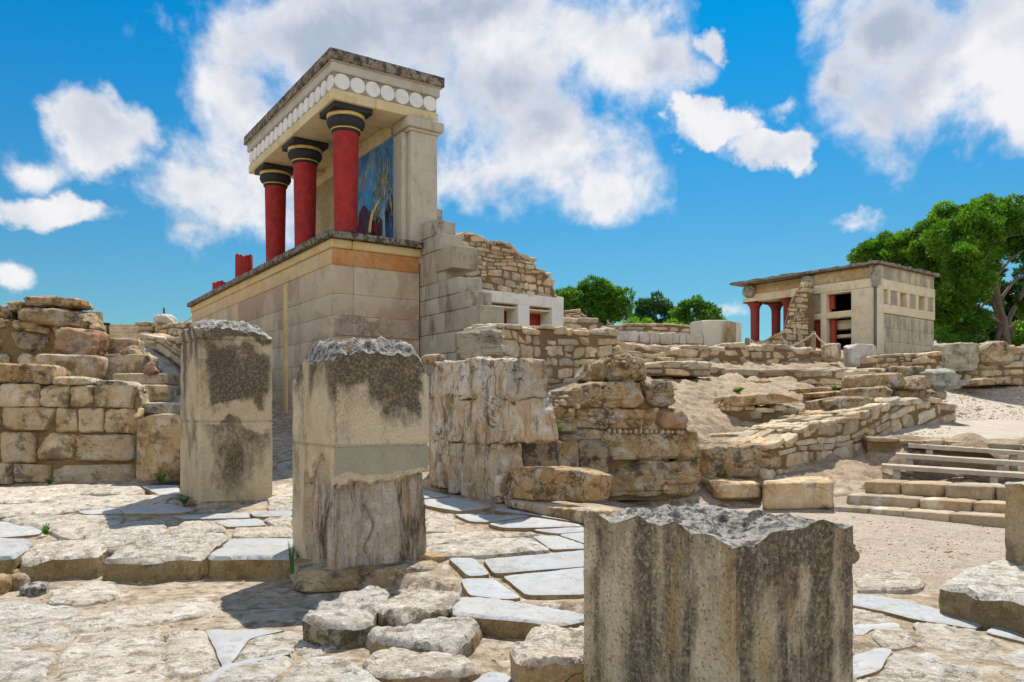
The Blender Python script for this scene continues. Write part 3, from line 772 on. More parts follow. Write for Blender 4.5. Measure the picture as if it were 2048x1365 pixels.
S('r','l',(127,1292),(162,1270),(322,1260),(333,1307),(326,1372),(105,1372))
S('r','l',(330,1266),(409,1262),(434,1314),(443,1327),(336,1372),(331,1330))
S('s','l',(414,1258),(570,1259),(498,1275),(463,1322),(447,1332),(432,1298),dz=.02)
S('s','l',(392,1368),(452,1326),(576,1303),(578,1306),(458,1334),(424,1368),dz=.02)
S('r','l',(466,1325),(496,1281),(580,1263),(601,1272),(586,1299),(480,1328))
S('r','l',(593,1284),(634,1268),(677,1277),(671,1295),(623,1310),(593,1307))
S('r','l',(402,1372),(460,1337),(568,1311),(590,1315),(574,1335),(528,1372))
S('r','l',(547,1372),(608,1322),(666,1314),(720,1336),(780,1372),dz=.06)
S('s','l',(920,1372),(978,1341),(1009,1344),(1050,1372))
S('s','u',(922,1156),(985,1156),(1043,1193),(1009,1196),(941,1188))
S('s','u',(1008,1151),(1175,1133),(1175,1186),(1058,1188))
S('s','u',(898,1115),(946,1115),(980,1146),(937,1150))
S('s','u',(968,1117),(1175,1099),(1175,1130),(992,1145))
S('r','u',(853,1094),(962,1078),(1062,1074),(1101,1096),(986,1107),(853,1111))
S('s','u',(1066,1071),(1115,1070),(1175,1090),(1175,1095),(1105,1097))
S('r','u',(853,1066),(962,1063),(1078,1066),(962,1076),(853,1089))
S('s','u',(1118,1068),(1175,1063),(1175,1087))
S('s','u',(910,1027),(1062,1030),(974,1043),(941,1041))
S('s','u',(978,1046),(1066,1033),(1175,1051),(1064,1054),(1009,1054))
S('s','u',(1066,1058),(1175,1053),(1175,1061),(1115,1066))
S('s','u',(849,998),(904,994),(984,1013),(920,1021),(853,1010))
S('s','u',(840,976),(900,991),(849,995))
S('r','u',(853,1025),(908,1030),(906,1061),(853,1061))
S('r','u',(540,942),(600,942),(600,962),(540,964))
S('r','u',(540,967),(600,965),(600,985),(540,990))
S('r','u',(540,993),(600,988),(600,1015),(540,1018))
S('s','u',(1000,1014),(1060,1025),(1140,1040),(1175,1047),(1060,1028),(990,1020))
S('s','l',(1705,1190),(1738,1189),(1806,1199),(1970,1242),(1950,1255),(1830,1236),(1772,1221),(1705,1208))
S('s','l',(1994,1247),(2100,1258),(2100,1292),(1975,1263))
S('r','l',(1705,1213),(1772,1228),(1794,1243),(1742,1252),(1705,1243))
S('s','l',(1705,1248),(1793,1244),(1800,1253),(1742,1256),(1726,1269),(1705,1264))
S('r','l',(1744,1261),(1803,1258),(1832,1287),(1796,1294),(1757,1287))
S('r','l',(1823,1242),(1948,1259),(1998,1282),(1965,1320),(1873,1296),(1842,1277))
S('r','l',(1761,1338),(1788,1297),(1851,1304),(1960,1343),(1954,1355),(1774,1349))
S('r','l',(1989,1309),(2100,1285),(2100,1380),(2030,1360))
S('s','l',(1705,1309),(1762,1293),(1783,1297),(1757,1338),(1705,1352),dz=.015)
S('r','l',(1711,1153),(1779,1139),(1830,1146),(1852,1162),(1823,1178),(1714,1175),dz=.015)
S('r','l',(1705,1357),(1774,1353),(1950,1362),(2060,1372),(1705,1380))
S('r','l',(1400,1250),(1705,1240),(1705,1360),(1400,1380))
g = Geo()
for i, (k, zn, poly, dz) in enumerate(SL):
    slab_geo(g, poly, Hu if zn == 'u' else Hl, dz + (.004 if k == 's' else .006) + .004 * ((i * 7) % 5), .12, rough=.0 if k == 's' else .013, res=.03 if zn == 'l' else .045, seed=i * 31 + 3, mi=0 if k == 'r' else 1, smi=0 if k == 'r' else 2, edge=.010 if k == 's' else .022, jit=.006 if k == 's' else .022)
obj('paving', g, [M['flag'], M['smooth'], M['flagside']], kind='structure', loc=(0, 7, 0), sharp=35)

STEPS = [
 ('s', 'smooth-topped grey kerb block at the left edge of the paving step', [(-80,1074),(0,1075),(58,1076),(64,1085),(31,1110),(0,1112),(-80,1114)], 1139),
 ('r', 'rough kerb block with mossy ochre front, between the leftmost kerb block and the widest one', [(40,1121),(118,1084),(193,1079),(213,1096),(193,1114),(137,1112),(60,1124)], 1142),
 ('r', 'widest pitted kerb block with a bowed top edge, in the middle of the paving step', [(208,1118),(280,1078),(343,1066),(446,1066),(459,1072),(397,1115),(340,1118),(296,1124)], 1155),
 ('s', 'kerb block with flat pale blue-grey top beside the half-plastered pillar', [(421,1108),(463,1076),(590,1076),(590,1111),(500,1112),(424,1113)], 1149)]
for i, (k, lab, poly, yb) in enumerate(STEPS):
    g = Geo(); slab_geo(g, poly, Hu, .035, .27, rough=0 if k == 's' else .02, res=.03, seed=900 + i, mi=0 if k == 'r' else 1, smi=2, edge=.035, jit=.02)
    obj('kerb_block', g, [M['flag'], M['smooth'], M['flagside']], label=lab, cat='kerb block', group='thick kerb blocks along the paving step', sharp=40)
g = Geo(); slab_geo(g, [(912,1193),(986,1195),(1175,1228),(1175,1234),(1115,1248),(1025,1236),(906,1226)], Hu, .05, .16, rough=0, res=.03, seed=77, mi=0, smi=1, edge=.02)
obj('kerb_block', g, [M['smooth'], M['flagside']], label='long flat blue-grey slab with thick tan edge left of the fluted foreground stump', cat='kerb block', sharp=40)

# ------------------------------------------------------------------ pillars near the camera
L3 = np.array([-.561, .828, 0.]); L3 /= np.linalg.norm(L3)
R3 = np.array([.827, .562, 0.]); R3 = np.array([L3[1], -L3[0], 0.])
Z3 = np.array([0, 0, 1.])


def pillar(corner, rl, ll, z0, z1, topf, sidef, nn, rad=.03, warp=None):
    """upright block; corner = nearest edge (x, y); topf(b, a, x) height added at the head; sidef pushes the faces"""
    v, q = boxgrid(*nn); h = np.array([rl, ll, z1 - z0]) / 2; s = v * h
    b = s[:, 0] + h[0]; a = s[:, 1] + h[1]; t = (v[:, 2] + 1) / 2
    # round the vertical edges
    inn = np.stack([np.clip(s[:, 0], -(h[0] - rad), h[0] - rad), np.clip(s[:, 1], -(h[1] - rad), h[1] - rad)], 1)
    e = s[:, :2] - inn; l = np.linalg.norm(e, axis=1, keepdims=True)
    out = np.where(l > 1e-6, e / np.maximum(l, 1e-9), 0)
    s2 = np.where(l > rad, inn + out * rad, s[:, :2]) if True else s
    z = z0 + t * (z1 - z0)
    tz = topf(b, a)
    z = z + tz * sstep(t, .0, 1.0) ** (1 if True else 1)
    w = np.zeros((len(v), 3)); w[:, 2] = z
    side = (np.abs(v[:, 0]) > .999) | (np.abs(v[:, 1]) > .999)
    push = sidef(b, a, z, v) * side
    nrm = np.where(l > 1e-6, out, 0)
    s2 = s2 + nrm * push[:, None]
    w[:, 0] = corner[0] + (s2[:, 0] + h[0]) * R3[0] + (s2[:, 1] + h[1]) * L3[0]
    w[:, 1] = corner[1] + (s2[:, 0] + h[0]) * R3[1] + (s2[:, 1] + h[1]) * L3[1]
    return w, q, v, nrm


def crag(b, a, seed, amp, f=7):
    p = np.stack([b * f + seed, a * f + seed * 2, 0 * a], 1)
    return amp * (.55 * ridged(p, 5) + .6 * fbm(p * 1.3, 5, .6))


def topmask(w, v, lim): return None


def build_pillar(name, label, corner, rl, ll, z0, z1, topf, sidef, nn, mside, mtop, rad=.03, extra=None, stain=None):
    w, q, v, nrm = pillar(corner, rl, ll, z0, z1, topf, sidef, nn, rad)
    mi = (v[q][:, :, 2].mean(1) > .999).astype(int)
    if extra is not None: mi = extra(w, q, v, mi)
    g = Geo(); g.add(w, q); g.mq = [mi]
    o = obj(name, g, [M[mside], M[mtop], M['rawstone'], M['cement']], label=label, cat='stone pillar', sharp=45)
    if stain: add_stain(o, w, corner, stain)
    return o


def add_stain(o, w, corner, fn):
    rel = w[:, :2] - np.array(corner); bb = rel @ R3[:2]; aa_ = rel @ L3[:2]
    p_ = np.stack([bb, aa_, w[:, 2]], 1); n1 = fbm(p_ * 2.4 + 5, 5, .6); n2 = fbm(p_ * 2.4 + 90, 5, .6)
    st_ = np.clip(fn(bb + .10 * n1 * (bb > .05), aa_ + .04 * n2, w[:, 2] + .16 * n2) + .12 * n1, 0, 1); at = o.data.attributes.new('stain', 'FLOAT', 'POINT'); at.data.foreach_set('value', st_.astype(np.float32))


def joint(z, zj, d=.022, wd=.011): return -d * np.exp(-((z - zj) / wd) ** 2)


# first pillar, behind on the left
def top1(b, a):
    return .03 - .09 * (1 - sstep(np.minimum(np.minimum(b, a), np.minimum(.94 - b, 1.12 - a)), 0, .14)) ** 1.5 - .08 * sstep(b, .55, .95) - .05 * np.abs(a - .5) + crag(b, a, 3, .035) + .03 * fbm(np.stack([b * 3, a * 3, 0 * a], 1), 2)
def side1(b, a, z, v):
    p = np.stack([b, a, z], 1)
    return .006 * fbm(p * 6, 5) + joint(z, 2.50) + joint(z, 1.45) + .02 * crag(b * 1, z, 9, 1, 9) * sstep(z, 2.46, 2.6)
build_pillar('stone_pillar', 'tall square weathered pillar with two joint lines, further back on the left', (-3.94, 9.80), .94, 1.12, .30, 2.72, top1, side1, (64, 64, 240), 'concrete1', 'crust', rad=.045, stain=lambda b, a, z: np.where(b < .06,
    .30 + .75 * sstep(z, 1.9, 2.75) * (.5 + .5 * np.sin(a * 17)) - .2 * sstep(-z, -1.4, -.9),
    (.12 + .88 * sstep(b, .10, .22) * (1 - sstep(b, .76, .90))) * (sstep(z, 1.50, 1.72) * (1 - .55 * sstep(z, 2.36, 2.46)) + .62 * sstep(-z, -1.44, -1.38) * sstep(z, .5, 1.0)) + .9 * sstep(z, 2.54, 2.6)))
block('plinth_stone', 'low flat footing stone under the tall left pillar', (330, 1006, 556, 1022), 9.62, 10.1, 1.2, 'rock', cat='footing stone', n=12, k=8, seed=5)


# second pillar: smooth cement head, raw split stone below
def low2(b, a): return None
def top2(b, a):
    return .10 - .10 * np.abs(np.clip(b - .5, -.5, .5)) ** 2 - .20 * sstep(b, .76, .99) ** 1.5 - .05 * sstep(-b, -.12, -.0) - .16 * sstep(a, .7, 1.08) + crag(b, a, 21, .04, 8) + .03 - .125 * (1 - sstep(np.minimum(np.minimum(b, a), np.minimum(.97 - b, 1.08 - a)), 0, .12)) ** 1.5
def plasterline(b, a):        # height of the ragged lower edge of the cement on each face
    s = np.where(b > .02, b, 0); left = (b <= .05)
    p = np.stack([b * 5, a * 5, 0 * a], 1)
    zr = .93 + .06 * fbm(p, 4, .6) + .06 * sstep(b, .1, .5)
    zl = np.where(a < .72, 1.0 + .1 * fbm(p, 3) + .12 * np.exp(-((a - .3) / .2) ** 2) - .0, .0)
    return np.where(left, zl, zr)
def side2(b, a, z, v):
    p = np.stack([b, a, z], 1); pl = plasterline(b, a)
    raw = 1 - sstep(z, pl, pl + .03)
    stre = fbm(np.stack([b * 9, a * 9, z * 1.1], 1), 5, .6)
    lip = np.exp(-((z - pl - .04) / .05) ** 2)
    step = -.03 * sstep(-z, -1.12 , -1.06) * (v[:, 1] < -.999) * 0
    hole = -.07 * np.exp(-((b - .36) / .045) ** 2 - ((z - .74) / .14) ** 2) * (v[:, 1] < -.9)
    crk = -.05 * np.exp(-((b - .38 - .03 * np.sin(z * 14)) / .012) ** 2) * sstep(-z, -.75, -.7) * sstep(z, .2, .3) * (v[:, 1] < -.9)
    return .004 * fbm(p * 7, 4) * (1 - raw) + joint(z, 1.275) + raw * (-.035 + .045 * stre) + hole + crk + .01 * lip * fbm(p * 11, 3) - .03 * raw * sstep(z, .5, .9)
def ex2(w, q, v, mi):
    vq = v[q].mean(1); wq = w[q].mean(1)
    rel = wq[:, :2] - np.array([-1.579, 6.84]); b = rel @ R3[:2]; a = rel @ L3[:2]
    pl = plasterline(b, a); side = mi == 0
    mi = np.where(side & (wq[:, 2] < pl + .01), 2, mi)
    band = side & (mi != 2) & (wq[:, 2] < 1.27) & (wq[:, 2] > 1.04 + .03 * fbm(np.stack([b * 6, a * 6, 0 * a], 1), 3)) & (a < .03) & (b > .02)
    return np.where(band, 3, mi)
build_pillar('stone_pillar', 'square pillar with rounded mossy head and bare split stone under broken plaster', (-1.579, 6.84), .97, 1.08, .10, 2.10, top2, side2, (100, 84, 250), 'concrete2', 'crust', rad=.035, extra=ex2, stain=lambda b, a, z: np.where(b < .045,
    .15 + .85 * sstep(z, 1.55, 2.05) * (.45 + .6 * np.sin(a * 15 + 1)), np.maximum(1.15 * sstep(z, 1.80, 2.02) * (.5 + .5 * sstep(b, .0, .3)), .95 * sstep(b, .25, .5) * (1 - sstep(b, .84, .93)) * sstep(z, 1.30, 1.75))))
block('plinth_stone', 'rough plinth stone under the half-plastered pillar', [(600, 1150), (892, 1128), (905, 1178), (585, 1192)], 6.70, 7.15, 1.35, 'rock', cat='footing stone', n=24, k=8, seed=15, amp=.03)
block('rough_stone', 'small knobbly stone at the right end of the half-plastered pillar base', (856, 1108, 906, 1148), 7.3, 7.5, .35, 'rock', n=12, k=4, seed=17, amp=.04, freq=7)


# third pillar: fluted stump with hollow lichen-covered head
PX3 = [(1166, 1013), (1190, 1022), (1223, 1048), (1250, 1040), (1275, 1030), (1295, 1045), (1318, 1052), (1345, 1042), (1362, 1050), (1383, 1068), (1405, 1064), (1430, 1072), (1452, 1085), (1466, 1098), (1490, 1092), (1508, 1096), (1528, 1080), (1545, 1064), (1590, 1058), (1612, 1056), (1628, 1044), (1650, 1038), (1672, 1046), (1680, 1058), (1694, 1062), (1708, 1054)]
C3 = np.array([.991, 3.50]); R3L, L3L = .935, 1.057
def rim(b, a):
    x = C3[0] + b * R3[0] + a * L3[0]; y = C3[1] + b * R3[1] + a * L3[1]
    px = CX + F * x / y
    py = np.interp(px, [p[0] for p in PX3], [p[1] for p in PX3])
    return EYE + (HZ - py) / F * y
def top3(b, a):
    z = 1.0
    fl = rim(0 * b, a) - z; fr = rim(b, 0 * a) - z
    fr2 = .03 * fbm(np.stack([b * 6, 0 * a, 3 + 0 * a], 1), 4) - .0; back = fr2
    wl = np.exp(-(b / .10)); wr = np.exp(-(a / .10)); wb_ = np.exp(-((L3L - a) / .1)) + np.exp(-((R3L - b) / .1))
    inner = -.035 + crag(b, a, 5, .05, 4.2) + crag(b, a, 8, .022, 13) - .05 * np.exp(-((b - .5) ** 2 + (a - .35) ** 2) / .04)
    ws = wl + wr + wb_ * .8
    base = (wl * fl + wr * fr + wb_ * .8 * back) / np.maximum(ws, 1e-6)
    k = np.clip(ws, 0, 1)
    return base * k + inner * (1 - k) * 1.0 + inner * .0
def side3(b, a, z, v):
    lf = v[:, 0] < -.999; rf = v[:, 1] < -.999
    def grooves(s, at): return sum(-.010 * np.exp(-((s - x) / .006) ** 2) for x in at)
    gl = grooves(a, [.27, .53, .83]); gr = grooves(b, [.13, .33, .5, .74])
    conc = lambda s, ed: -.012 * np.sin(np.pi * np.interp(s, ed, list(range(len(ed)))) % np.pi) 
    return .0035 * fbm(np.stack([b, a, z], 1) * 9, 4) + np.where(lf, gl + conc(a, [0, .27, .53, .83, 1.06]), 0) + np.where(rf, gr + conc(b, [0, .13, .33, .5, .74, .94]), 0)
build_pillar('stone_pillar', 'wide fluted foreground stump with hollow lichen-crusted broken head', C3, R3L, L3L, -.05, 1.0, top3, side3, (190, 190, 110), 'concrete3', 'crust', rad=.012, stain=lambda b, a, z: np.where(b < .03,
    np.interp(a, [0, .1, .2, .28, .36, .47, .55, .62, .78, .84, .93, 1.0, 1.06], [.7, .25, .2, .75, .35, .55, .95, .8, .2, .35, .95, .4, .1]),
    np.interp(b, [0, .1, .16, .25, .36, .42, .5, .55, .68, .74, .8, .94], [.9, .95, .55, .35, .8, .5, .65, 1.0, .9, .3, .45, .8]) + .25 * sstep(z, .7, 1.0)))
block('rough_stone', 'small knobby stone stuck to the right side of the fluted stump', (1655, 1085, 1722, 1132), 4.14, 4.14, .22, 'concrete4', n=10, k=4, seed=31, amp=.02, freq=14)

# fourth pillar at the right frame edge
c4 = P(2008, 980, 6.75)[:2] - 1.0 * L3[:2]
build_pillar('stone_pillar', 'ochre and grey pillar cut off by the right edge of the photo', c4, .95, 1.0, .12, EYE - 155 / F * 6.4, lambda b, a: crag(b, a, 41, .012) - .03 * sstep(-a, -.1, 0), lambda b, a, z, v: .008 * fbm(np.stack([b, a, z], 1) * 6, 5), (40, 40, 60), 'concrete4', 'flag', rad=.03)
g = Geo(); slab_geo(g, [(1884, 1166), (1905, 1150), (1945, 1136), (2005, 1116), (2300, 1150), (2300, 1290), (2048, 1206), (1990, 1190), (1950, 1185)], lambda x, y: 0 * x + .28, 0, .27, rough=.018, res=.04, seed=501, mi=0, smi=1, edge=.04, jit=.03)
obj('platform_slab', g, [M['flag'], M['flagside']], label='thick flat slab with shaded ochre edge in front of the right-hand pillar', cat='stone slab', sharp=40)

# loose stones by the second pillar
def rockpoly(name, label, top, fn, dz, th, seed, mat='flag', smat='rock', cat='loose stone', rough=.03, res=.022, group=None):
    g = Geo(); slab_geo(g, top, fn, dz, th, rough=rough, res=res, seed=seed, mi=0, smi=1, edge=.04, jit=.014)
    return obj(name, g, [M[mat], M[smat]], label=label, cat=cat, group=group, sharp=40)
rockpoly('loose_stone', 'lichen-spotted hump of stone in front of the half-plastered pillar', [(606, 1240), (640, 1208), (690, 1184), (740, 1178), (775, 1186), (778, 1200), (750, 1222), (745, 1240), (690, 1252), (640, 1250)], Hl, .16, .16, 61, smat='crustrock')
rockpoly('loose_stone', 'wedge-shaped stone with pale top tilted beside the lichen-spotted hump', [(750, 1204), (790, 1188), (830, 1183), (915, 1184), (918, 1192), (880, 1215), (815, 1232), (770, 1222)], Hl, .17, .12, 62, smat='crustrock')
rockpoly('loose_stone', 'broad pale slab block under the wedge-shaped stone', [(740, 1262), (800, 1248), (943, 1234), (956, 1250), (935, 1282), (905, 1300), (840, 1290), (760, 1280)], Hl, .10, .12, 63)
rockpoly('loose_stone', 'long flat-backed rock lying lowest of the three stones by the split pillar', [(728, 1325), (760, 1308), (800, 1300), (888, 1299), (915, 1314), (962, 1337), (925, 1350), (860, 1352), (791, 1350), (735, 1340)], Hl, .06, .08, 64)
rockpoly('loose_stone', 'big rough block at the left foot of the fluted stump', [(1020, 1300), (1050, 1270), (1075, 1258), (1200, 1246), (1200, 1320), (1110, 1322), (1040, 1322)], Hl, .19, .24, 65, smat='rock', rough=.03)
block('rough_stone', 'round ochre stone wedged under the long blue-grey slab', (960, 1258, 1024, 1305), 5.6, 5.7, .25, 'rock', n=14, k=3.5, seed=33, amp=.03, freq=6)
block('rough_stone', 'small pale stone in the hollow below the long blue-grey slab', (985, 1312, 1022, 1338), 5.1, 5.2, .15, 'flag', n=10, k=3.5, seed=34, amp=.03, freq=7)
block('rough_stone', 'tan broken stone in the sunken gap at the left edge of the paving', (14, 1153, 52, 1192), 6.9, 6.95, .2, 'rock', n=10, k=3.5, seed=36, amp=.02, freq=8)
block('rough_stone', 'speckled angular lump in the sunken gap, right of the tan broken stone', (34, 1172, 78, 1198), 6.7, 6.7, .2, 'crust', n=10, k=3.5, seed=37, amp=.02, freq=8)
block('rough_stone', 'ochre rock cut by the left edge of the photo, in the sunken gap', (-40, 1155, 18, 1202), 6.7, 6.8, .25, 'rock', n=10, k=3.5, seed=38, amp=.02, freq=8)
block('rough_stone', 'flat tan ledge stone over the sunken gap at the left', (20, 1142, 118, 1160), 7.3, 7.35, .3, 'rock', n=12, k=4, seed=39, amp=.02, freq=6)

# ------------------------------------------------------------------ left masonry
def cells_wall(name, label, rects, pl, th, mat, core_top, core_bot, seed=0, n=10, amp=.02, k=10, cat='wall', chops=3, group=None, freq=4, strata=0, chopd=.9, cmat='mortar', off=.03, rag=1.5):
    g = Geo(); core(g, pl, core_top, core_bot, th - .1, drop=6, off=-.05, seed=seed, mi=1)
    rg = random.Random(seed)
    for i, r in enumerate(rects):
        q = rectq(*r, rg=rg, j=rag) if not isinstance(r[0], (tuple, list)) else list(r)
        cell(g, q, pl, th, off=off + rg.uniform(-.02, .02), n=n, k=k, amp=amp, freq=freq, chops=chops, seed=seed * 100 + i, tv=.12, strata=strata, chopd=chopd)
    return obj(name, g, [M[mat], M[cmat]], label=label, cat=cat, group=group, sharp=38)


plA = Plane(0, 12.2, 275, 12.5)
cells_wall('ashlar_wall', 'low wall of large squared tan blocks at the left, behind the paving',
    [(-80, 766, -2, 815), (0, 766, 80, 815), (82, 770, 139, 815), (141, 771, 185, 815), (186, 771, 274, 817), (-80, 816, 0, 862), (1, 815, 111, 862), (112, 817, 155, 866), (157, 816, 208, 867), (209, 818, 275, 868),
     (-80, 863, -2, 926), (0, 863, 73, 926), (74, 865, 149, 922), (151, 869, 272, 922), (-80, 927, 0, 968), (1, 927, 24, 968), (26, 926, 101, 968), (102, 923, 269, 968), (-170, 766, -82, 850), (-170, 852, -82, 968)],
    plA, .7, 'ashlar', [(-165, 768), (272, 774)], [(-165, 970), (272, 970)], seed=3, n=22, amp=.022, chops=5, chopd=.84, rag=2.5)
def cap(label, r, ya, yb, th, mat='flag', **kw): return block('capstone', label, r, ya, yb, th, mat, cat='capstone', **kw)
cap('big weathered capstone at the left end of the squared tan wall', [(-30, 728), (70, 724), (100, 745), (99, 770), (-30, 766)], 12.15, 12.3, .75, 'rock', n=16, seed=71) if False else cap('big weathered capstone at the left end of the squared tan wall', [(-40, 724), (96, 728), (101, 771), (-40, 766)], 12.15, 12.3, .8, 'rock', n=18, seed=71)
cap('thin white crusted capstone in the middle of the squared tan wall', [(98, 752), (180, 753), (186, 771), (96, 772)], 12.25, 12.35, .75, 'pale', n=16, seed=72, k=4)
cap('white crusted capstone at the right end of the squared tan wall', [(188, 760), (255, 762), (277, 785), (186, 772)], 12.35, 12.45, .75, 'pale', n=16, seed=73, k=4)
block('upright_slab', 'big upright blotchy slab between the squared tan wall and the tall left pillar', [(272, 828), (372, 828), (372, 965), (268, 962)], 11.9, 11.9, .5, 'ashlar', cat='stone slab', n=26, k=12, seed=74, amp=.012)
BK = [  # left-hand blocks stepping up behind the wall
 ('squared_block', 'squared block directly above and behind the big upright slab', (274, 804, 372, 830), 12.8, .9, 'ashlar'),
 ('squared_block', 'squared block two steps above the upright slab, flush at its right end', (262, 770, 338, 806), 13.4, .9, 'ashlar'),
 ('squared_block', 'thin squared slab block carrying the small pyramid-shaped stone', (222, 746, 334, 770), 14.0, .9, 'ashlar'),
 ('rough_stone', 'small pyramid-shaped pinkish stone on the thin squared slab block', [(294, 721), (305, 722), (319, 748), (284, 748)], 13.8, .35, 'pinkrock'),
 ('squared_block', 'lower squared face of the block with a humped top near the ramp', (200, 706, 292, 762), 14.8, .8, 'ashlar'),
 ('rough_stone', 'humped stone peaking above the squared block near the ramp', [(248, 693), (262, 693), (291, 714), (228, 718)], 14.9, .7, 'rock'),
 ('squared_block', 'grey squared block behind the humped stone', (211, 678, 270, 712), 16.2, .8, 'ashlar'),
 ('rough_stone', 'dark narrow stone left of the grey squared block', (188, 684, 214, 722), 16.0, .6, 'rock'),
 ('squared_block', 'long dark grey block under the red-brown boulder', (66, 708, 194, 760), 14.2, .9, 'ashlar'),
 ('rough_stone', 'smooth red-brown boulder at the right side of the stone pile', (107, 657, 186, 716), 14.6, .9, 'pinkrock'),
 ('long_block', 'long overhanging block near the top of the left stone pile', [(22, 614), (150, 616), (180, 662), (25, 641)], 14.9, 1.0, 'rock'),
 ('rough_stone', 'thin layered stone topping the left stone pile', (46, 592, 120, 612), 15.1, .8, 'rock'),
 ('rough_stone', 'layered stone at the top right of the left stone pile', [(116, 598), (160, 597), (173, 613), (118, 614)], 15.1, .7, 'rock'),
 ('rough_stone', 'small tilted stone at the top left of the pile', (14, 603, 52, 620), 15.3, .6, 'rock'),
 ('rough_stone', 'stone at the left edge beside the pile top', (-14, 610, 20, 640), 15.2, .6, 'rock')]
for i, (nm, lab, r, y, th, mt) in enumerate(BK):
    block(nm, lab, r, y, y + .1, th, mt, cat='stone block', n=16, k=9 if nm == 'squared_block' else 4.5, seed=300 + i, amp=.012 if nm == 'squared_block' else .05, strata=.02 if nm != 'squared_block' else 0, chops=3 if nm == 'squared_block' else 6)
plP = Plane(-80, 15.0, 190, 15.3)
g = Geo(); rubble(g, plP, [(-80, 640), (20, 636), (90, 640), (150, 664)], [(-80, 765), (70, 765), (190, 765)][:2] + [(150, 765)], 1.0, 30, 62, seed=12, amp=.05, n=8, ragged=.1, proud=.10)
obj('rubble_wall', g, [M['rock'], M['mortar']], label='rough stone pile wall rising behind the squared tan wall at far left', cat='wall', sharp=38)
g = Geo(); rubble(g, Plane(-120, 15.6, 60, 15.8), [(-120, 625), (60, 622)], [(-120, 700), (60, 700)], .8, 26, 60, seed=14, amp=.05, n=7, proud=.08)
obj('rubble_wall', g, [M['rock'], M['mortar']], label='back part of the far left stone pile cut by the photo edge', cat='wall', sharp=38)

# ramp with its parapet, steps and walls behind
def strip(g, rows, nu=30, amp=.01, th=.0, mi=0, seed=0):
    rows = [np.array(r) for r in rows]; V = []; nv = 0
    P0 = []
    for i in range(len(rows) - 1):
        for k in range(14): t = k / 14; P0.append(rows[i] * (1 - t) + rows[i + 1] * t)
    P0.append(rows[-1]); n = len(P0)
    for r in P0:
        for u in range(nu + 1): V.append(r[0] * (1 - u / nu) + r[1] * u / nu)
    V = np.array(V); V[:, 2] += amp * fbm(V * 4 + seed, 5) + amp * ridged(V * 1.6 + seed, 3)
    Q = [[i * (nu + 1) + u, i * (nu + 1) + u + 1, (i + 1) * (nu + 1) + u + 1, (i + 1) * (nu + 1) + u] for i in range(n - 1) for u in range(nu)]
    g.add(V, Q, mi=mi)
g = Geo(); strip(g, [[P(335, 810, 13.6), P(400, 800, 13.6)], [P(340, 772, 15.4), P(400, 765, 15.4)], [P(318, 735, 17.8), P(385, 745, 17.8)], [P(292, 705, 21.5), P(345, 715, 21.5)], [P(272, 682, 27), P(296, 686, 27)]], amp=.03, nu=24)
obj('ramp', g, M['flag'], kind='structure')
g = Geo(); rubble(g, Plane(282, 26, 372, 16.5), [(282, 668), (310, 674), (372, 680)], [(282, 690), (320, 705), (372, 742)], .7, 15, 20, seed=22, amp=.03, n=6, ragged=.05)
obj('parapet_wall', g, [M['rubble'], M['mortar']], label='low block parapet climbing along the right side of the white ramp', cat='wall', sharp=38)
g = Geo(); rubble(g, Plane(306, 29, 375, 27), [(306, 648), (375, 646)], [(306, 684), (375, 684)], .8, 9, 13, seed=23, amp=.02, n=5)
obj('rubble_wall', g, [M['rubble'], M['mortar']], label='small rubble wall under the lone white boulder at the head of the ramp', cat='wall', sharp=38)
g = Geo(); pl = Plane(266, 28.5, 325, 28.5)
for i, r in enumerate([(268, 643, 300, 652), (300, 644, 322, 653), (274, 652, 306, 663), (306, 653, 320, 664), (274, 663, 304, 676), (304, 664, 322, 676)]): cell(g, rectq(*r), pl, .8, n=5, k=8, seed=60 + i, amp=.02)
obj('ashlar_wall', g, M['rubble'], label='stub of squared grey blocks beside the small far steps', cat='wall', sharp=38)
block('boulder', 'lone white boulder on the wall at the head of the ramp', [(305, 628), (330, 626), (347, 650), (297, 647)], 28, 28, 1.0, 'gypsum', cat='boulder', n=14, k=3, seed=81, amp=.05)
g = Geo()
for i in range(5): cbox(g, P(186 + i * 4, 683 - i * 6.6, 27 + i * .8), [(1, 0, 0), (0, 1, 0), Z3], (1.55 - i * .03, 1.0, .15), r=.02, tint=(1 - .04 * (i % 2),) * 3)
obj('stone_steps', g, M['rubble'], label='small flight of pale stone steps far behind the iron railing', cat='steps', sharp=38)
g = Geo(); cbox(g, P(175, 690, 20), [(1, 0, 0), (0, 1, 0), Z3], (.25, .3, .86), r=.02); cbox(g, P(182, 625.5, 20.1), [(1, 0, 0), (0, 1, 0), Z3], (.02, .02, .1), r=.003)
obj('gate_post', g, M['concrete4'], label='short grey masonry post behind the iron railing', cat='post', sharp=38)
rt = thing('iron_railing', 'dark brown iron railing frame beside the stone pile', 'railing', P(198, 690, 18))
for x in (197, 216): g = Geo(); tube(g, [P(x, 695, 18), P(x, 649, 18)], .035, 6); obj('post', g, M['iron'], parent=rt)
g = Geo(); tube(g, [P(178, 647.5, 18), P(219, 648.5, 18)], .035, 6); obj('top_rail', g, M['iron'], parent=rt)
g = Geo(); tube(g, [P(328, 640, 30), P(328, 616, 30)], .035, 6); obj('pole', g, M['iron'], label='thin dark pole sticking up behind the lone white boulder', cat='pole')
g = Geo(); tube(g, [P(347 + t * 45, 649 - 20 * t - 5 * math.sin(t * 3.14) * -1, 27.4) for t in np.linspace(0, 1, 9)], .025, 5); obj('rope', g, M['rope'], label='rope running up to the bastion corner from the lone white boulder', cat='rope')

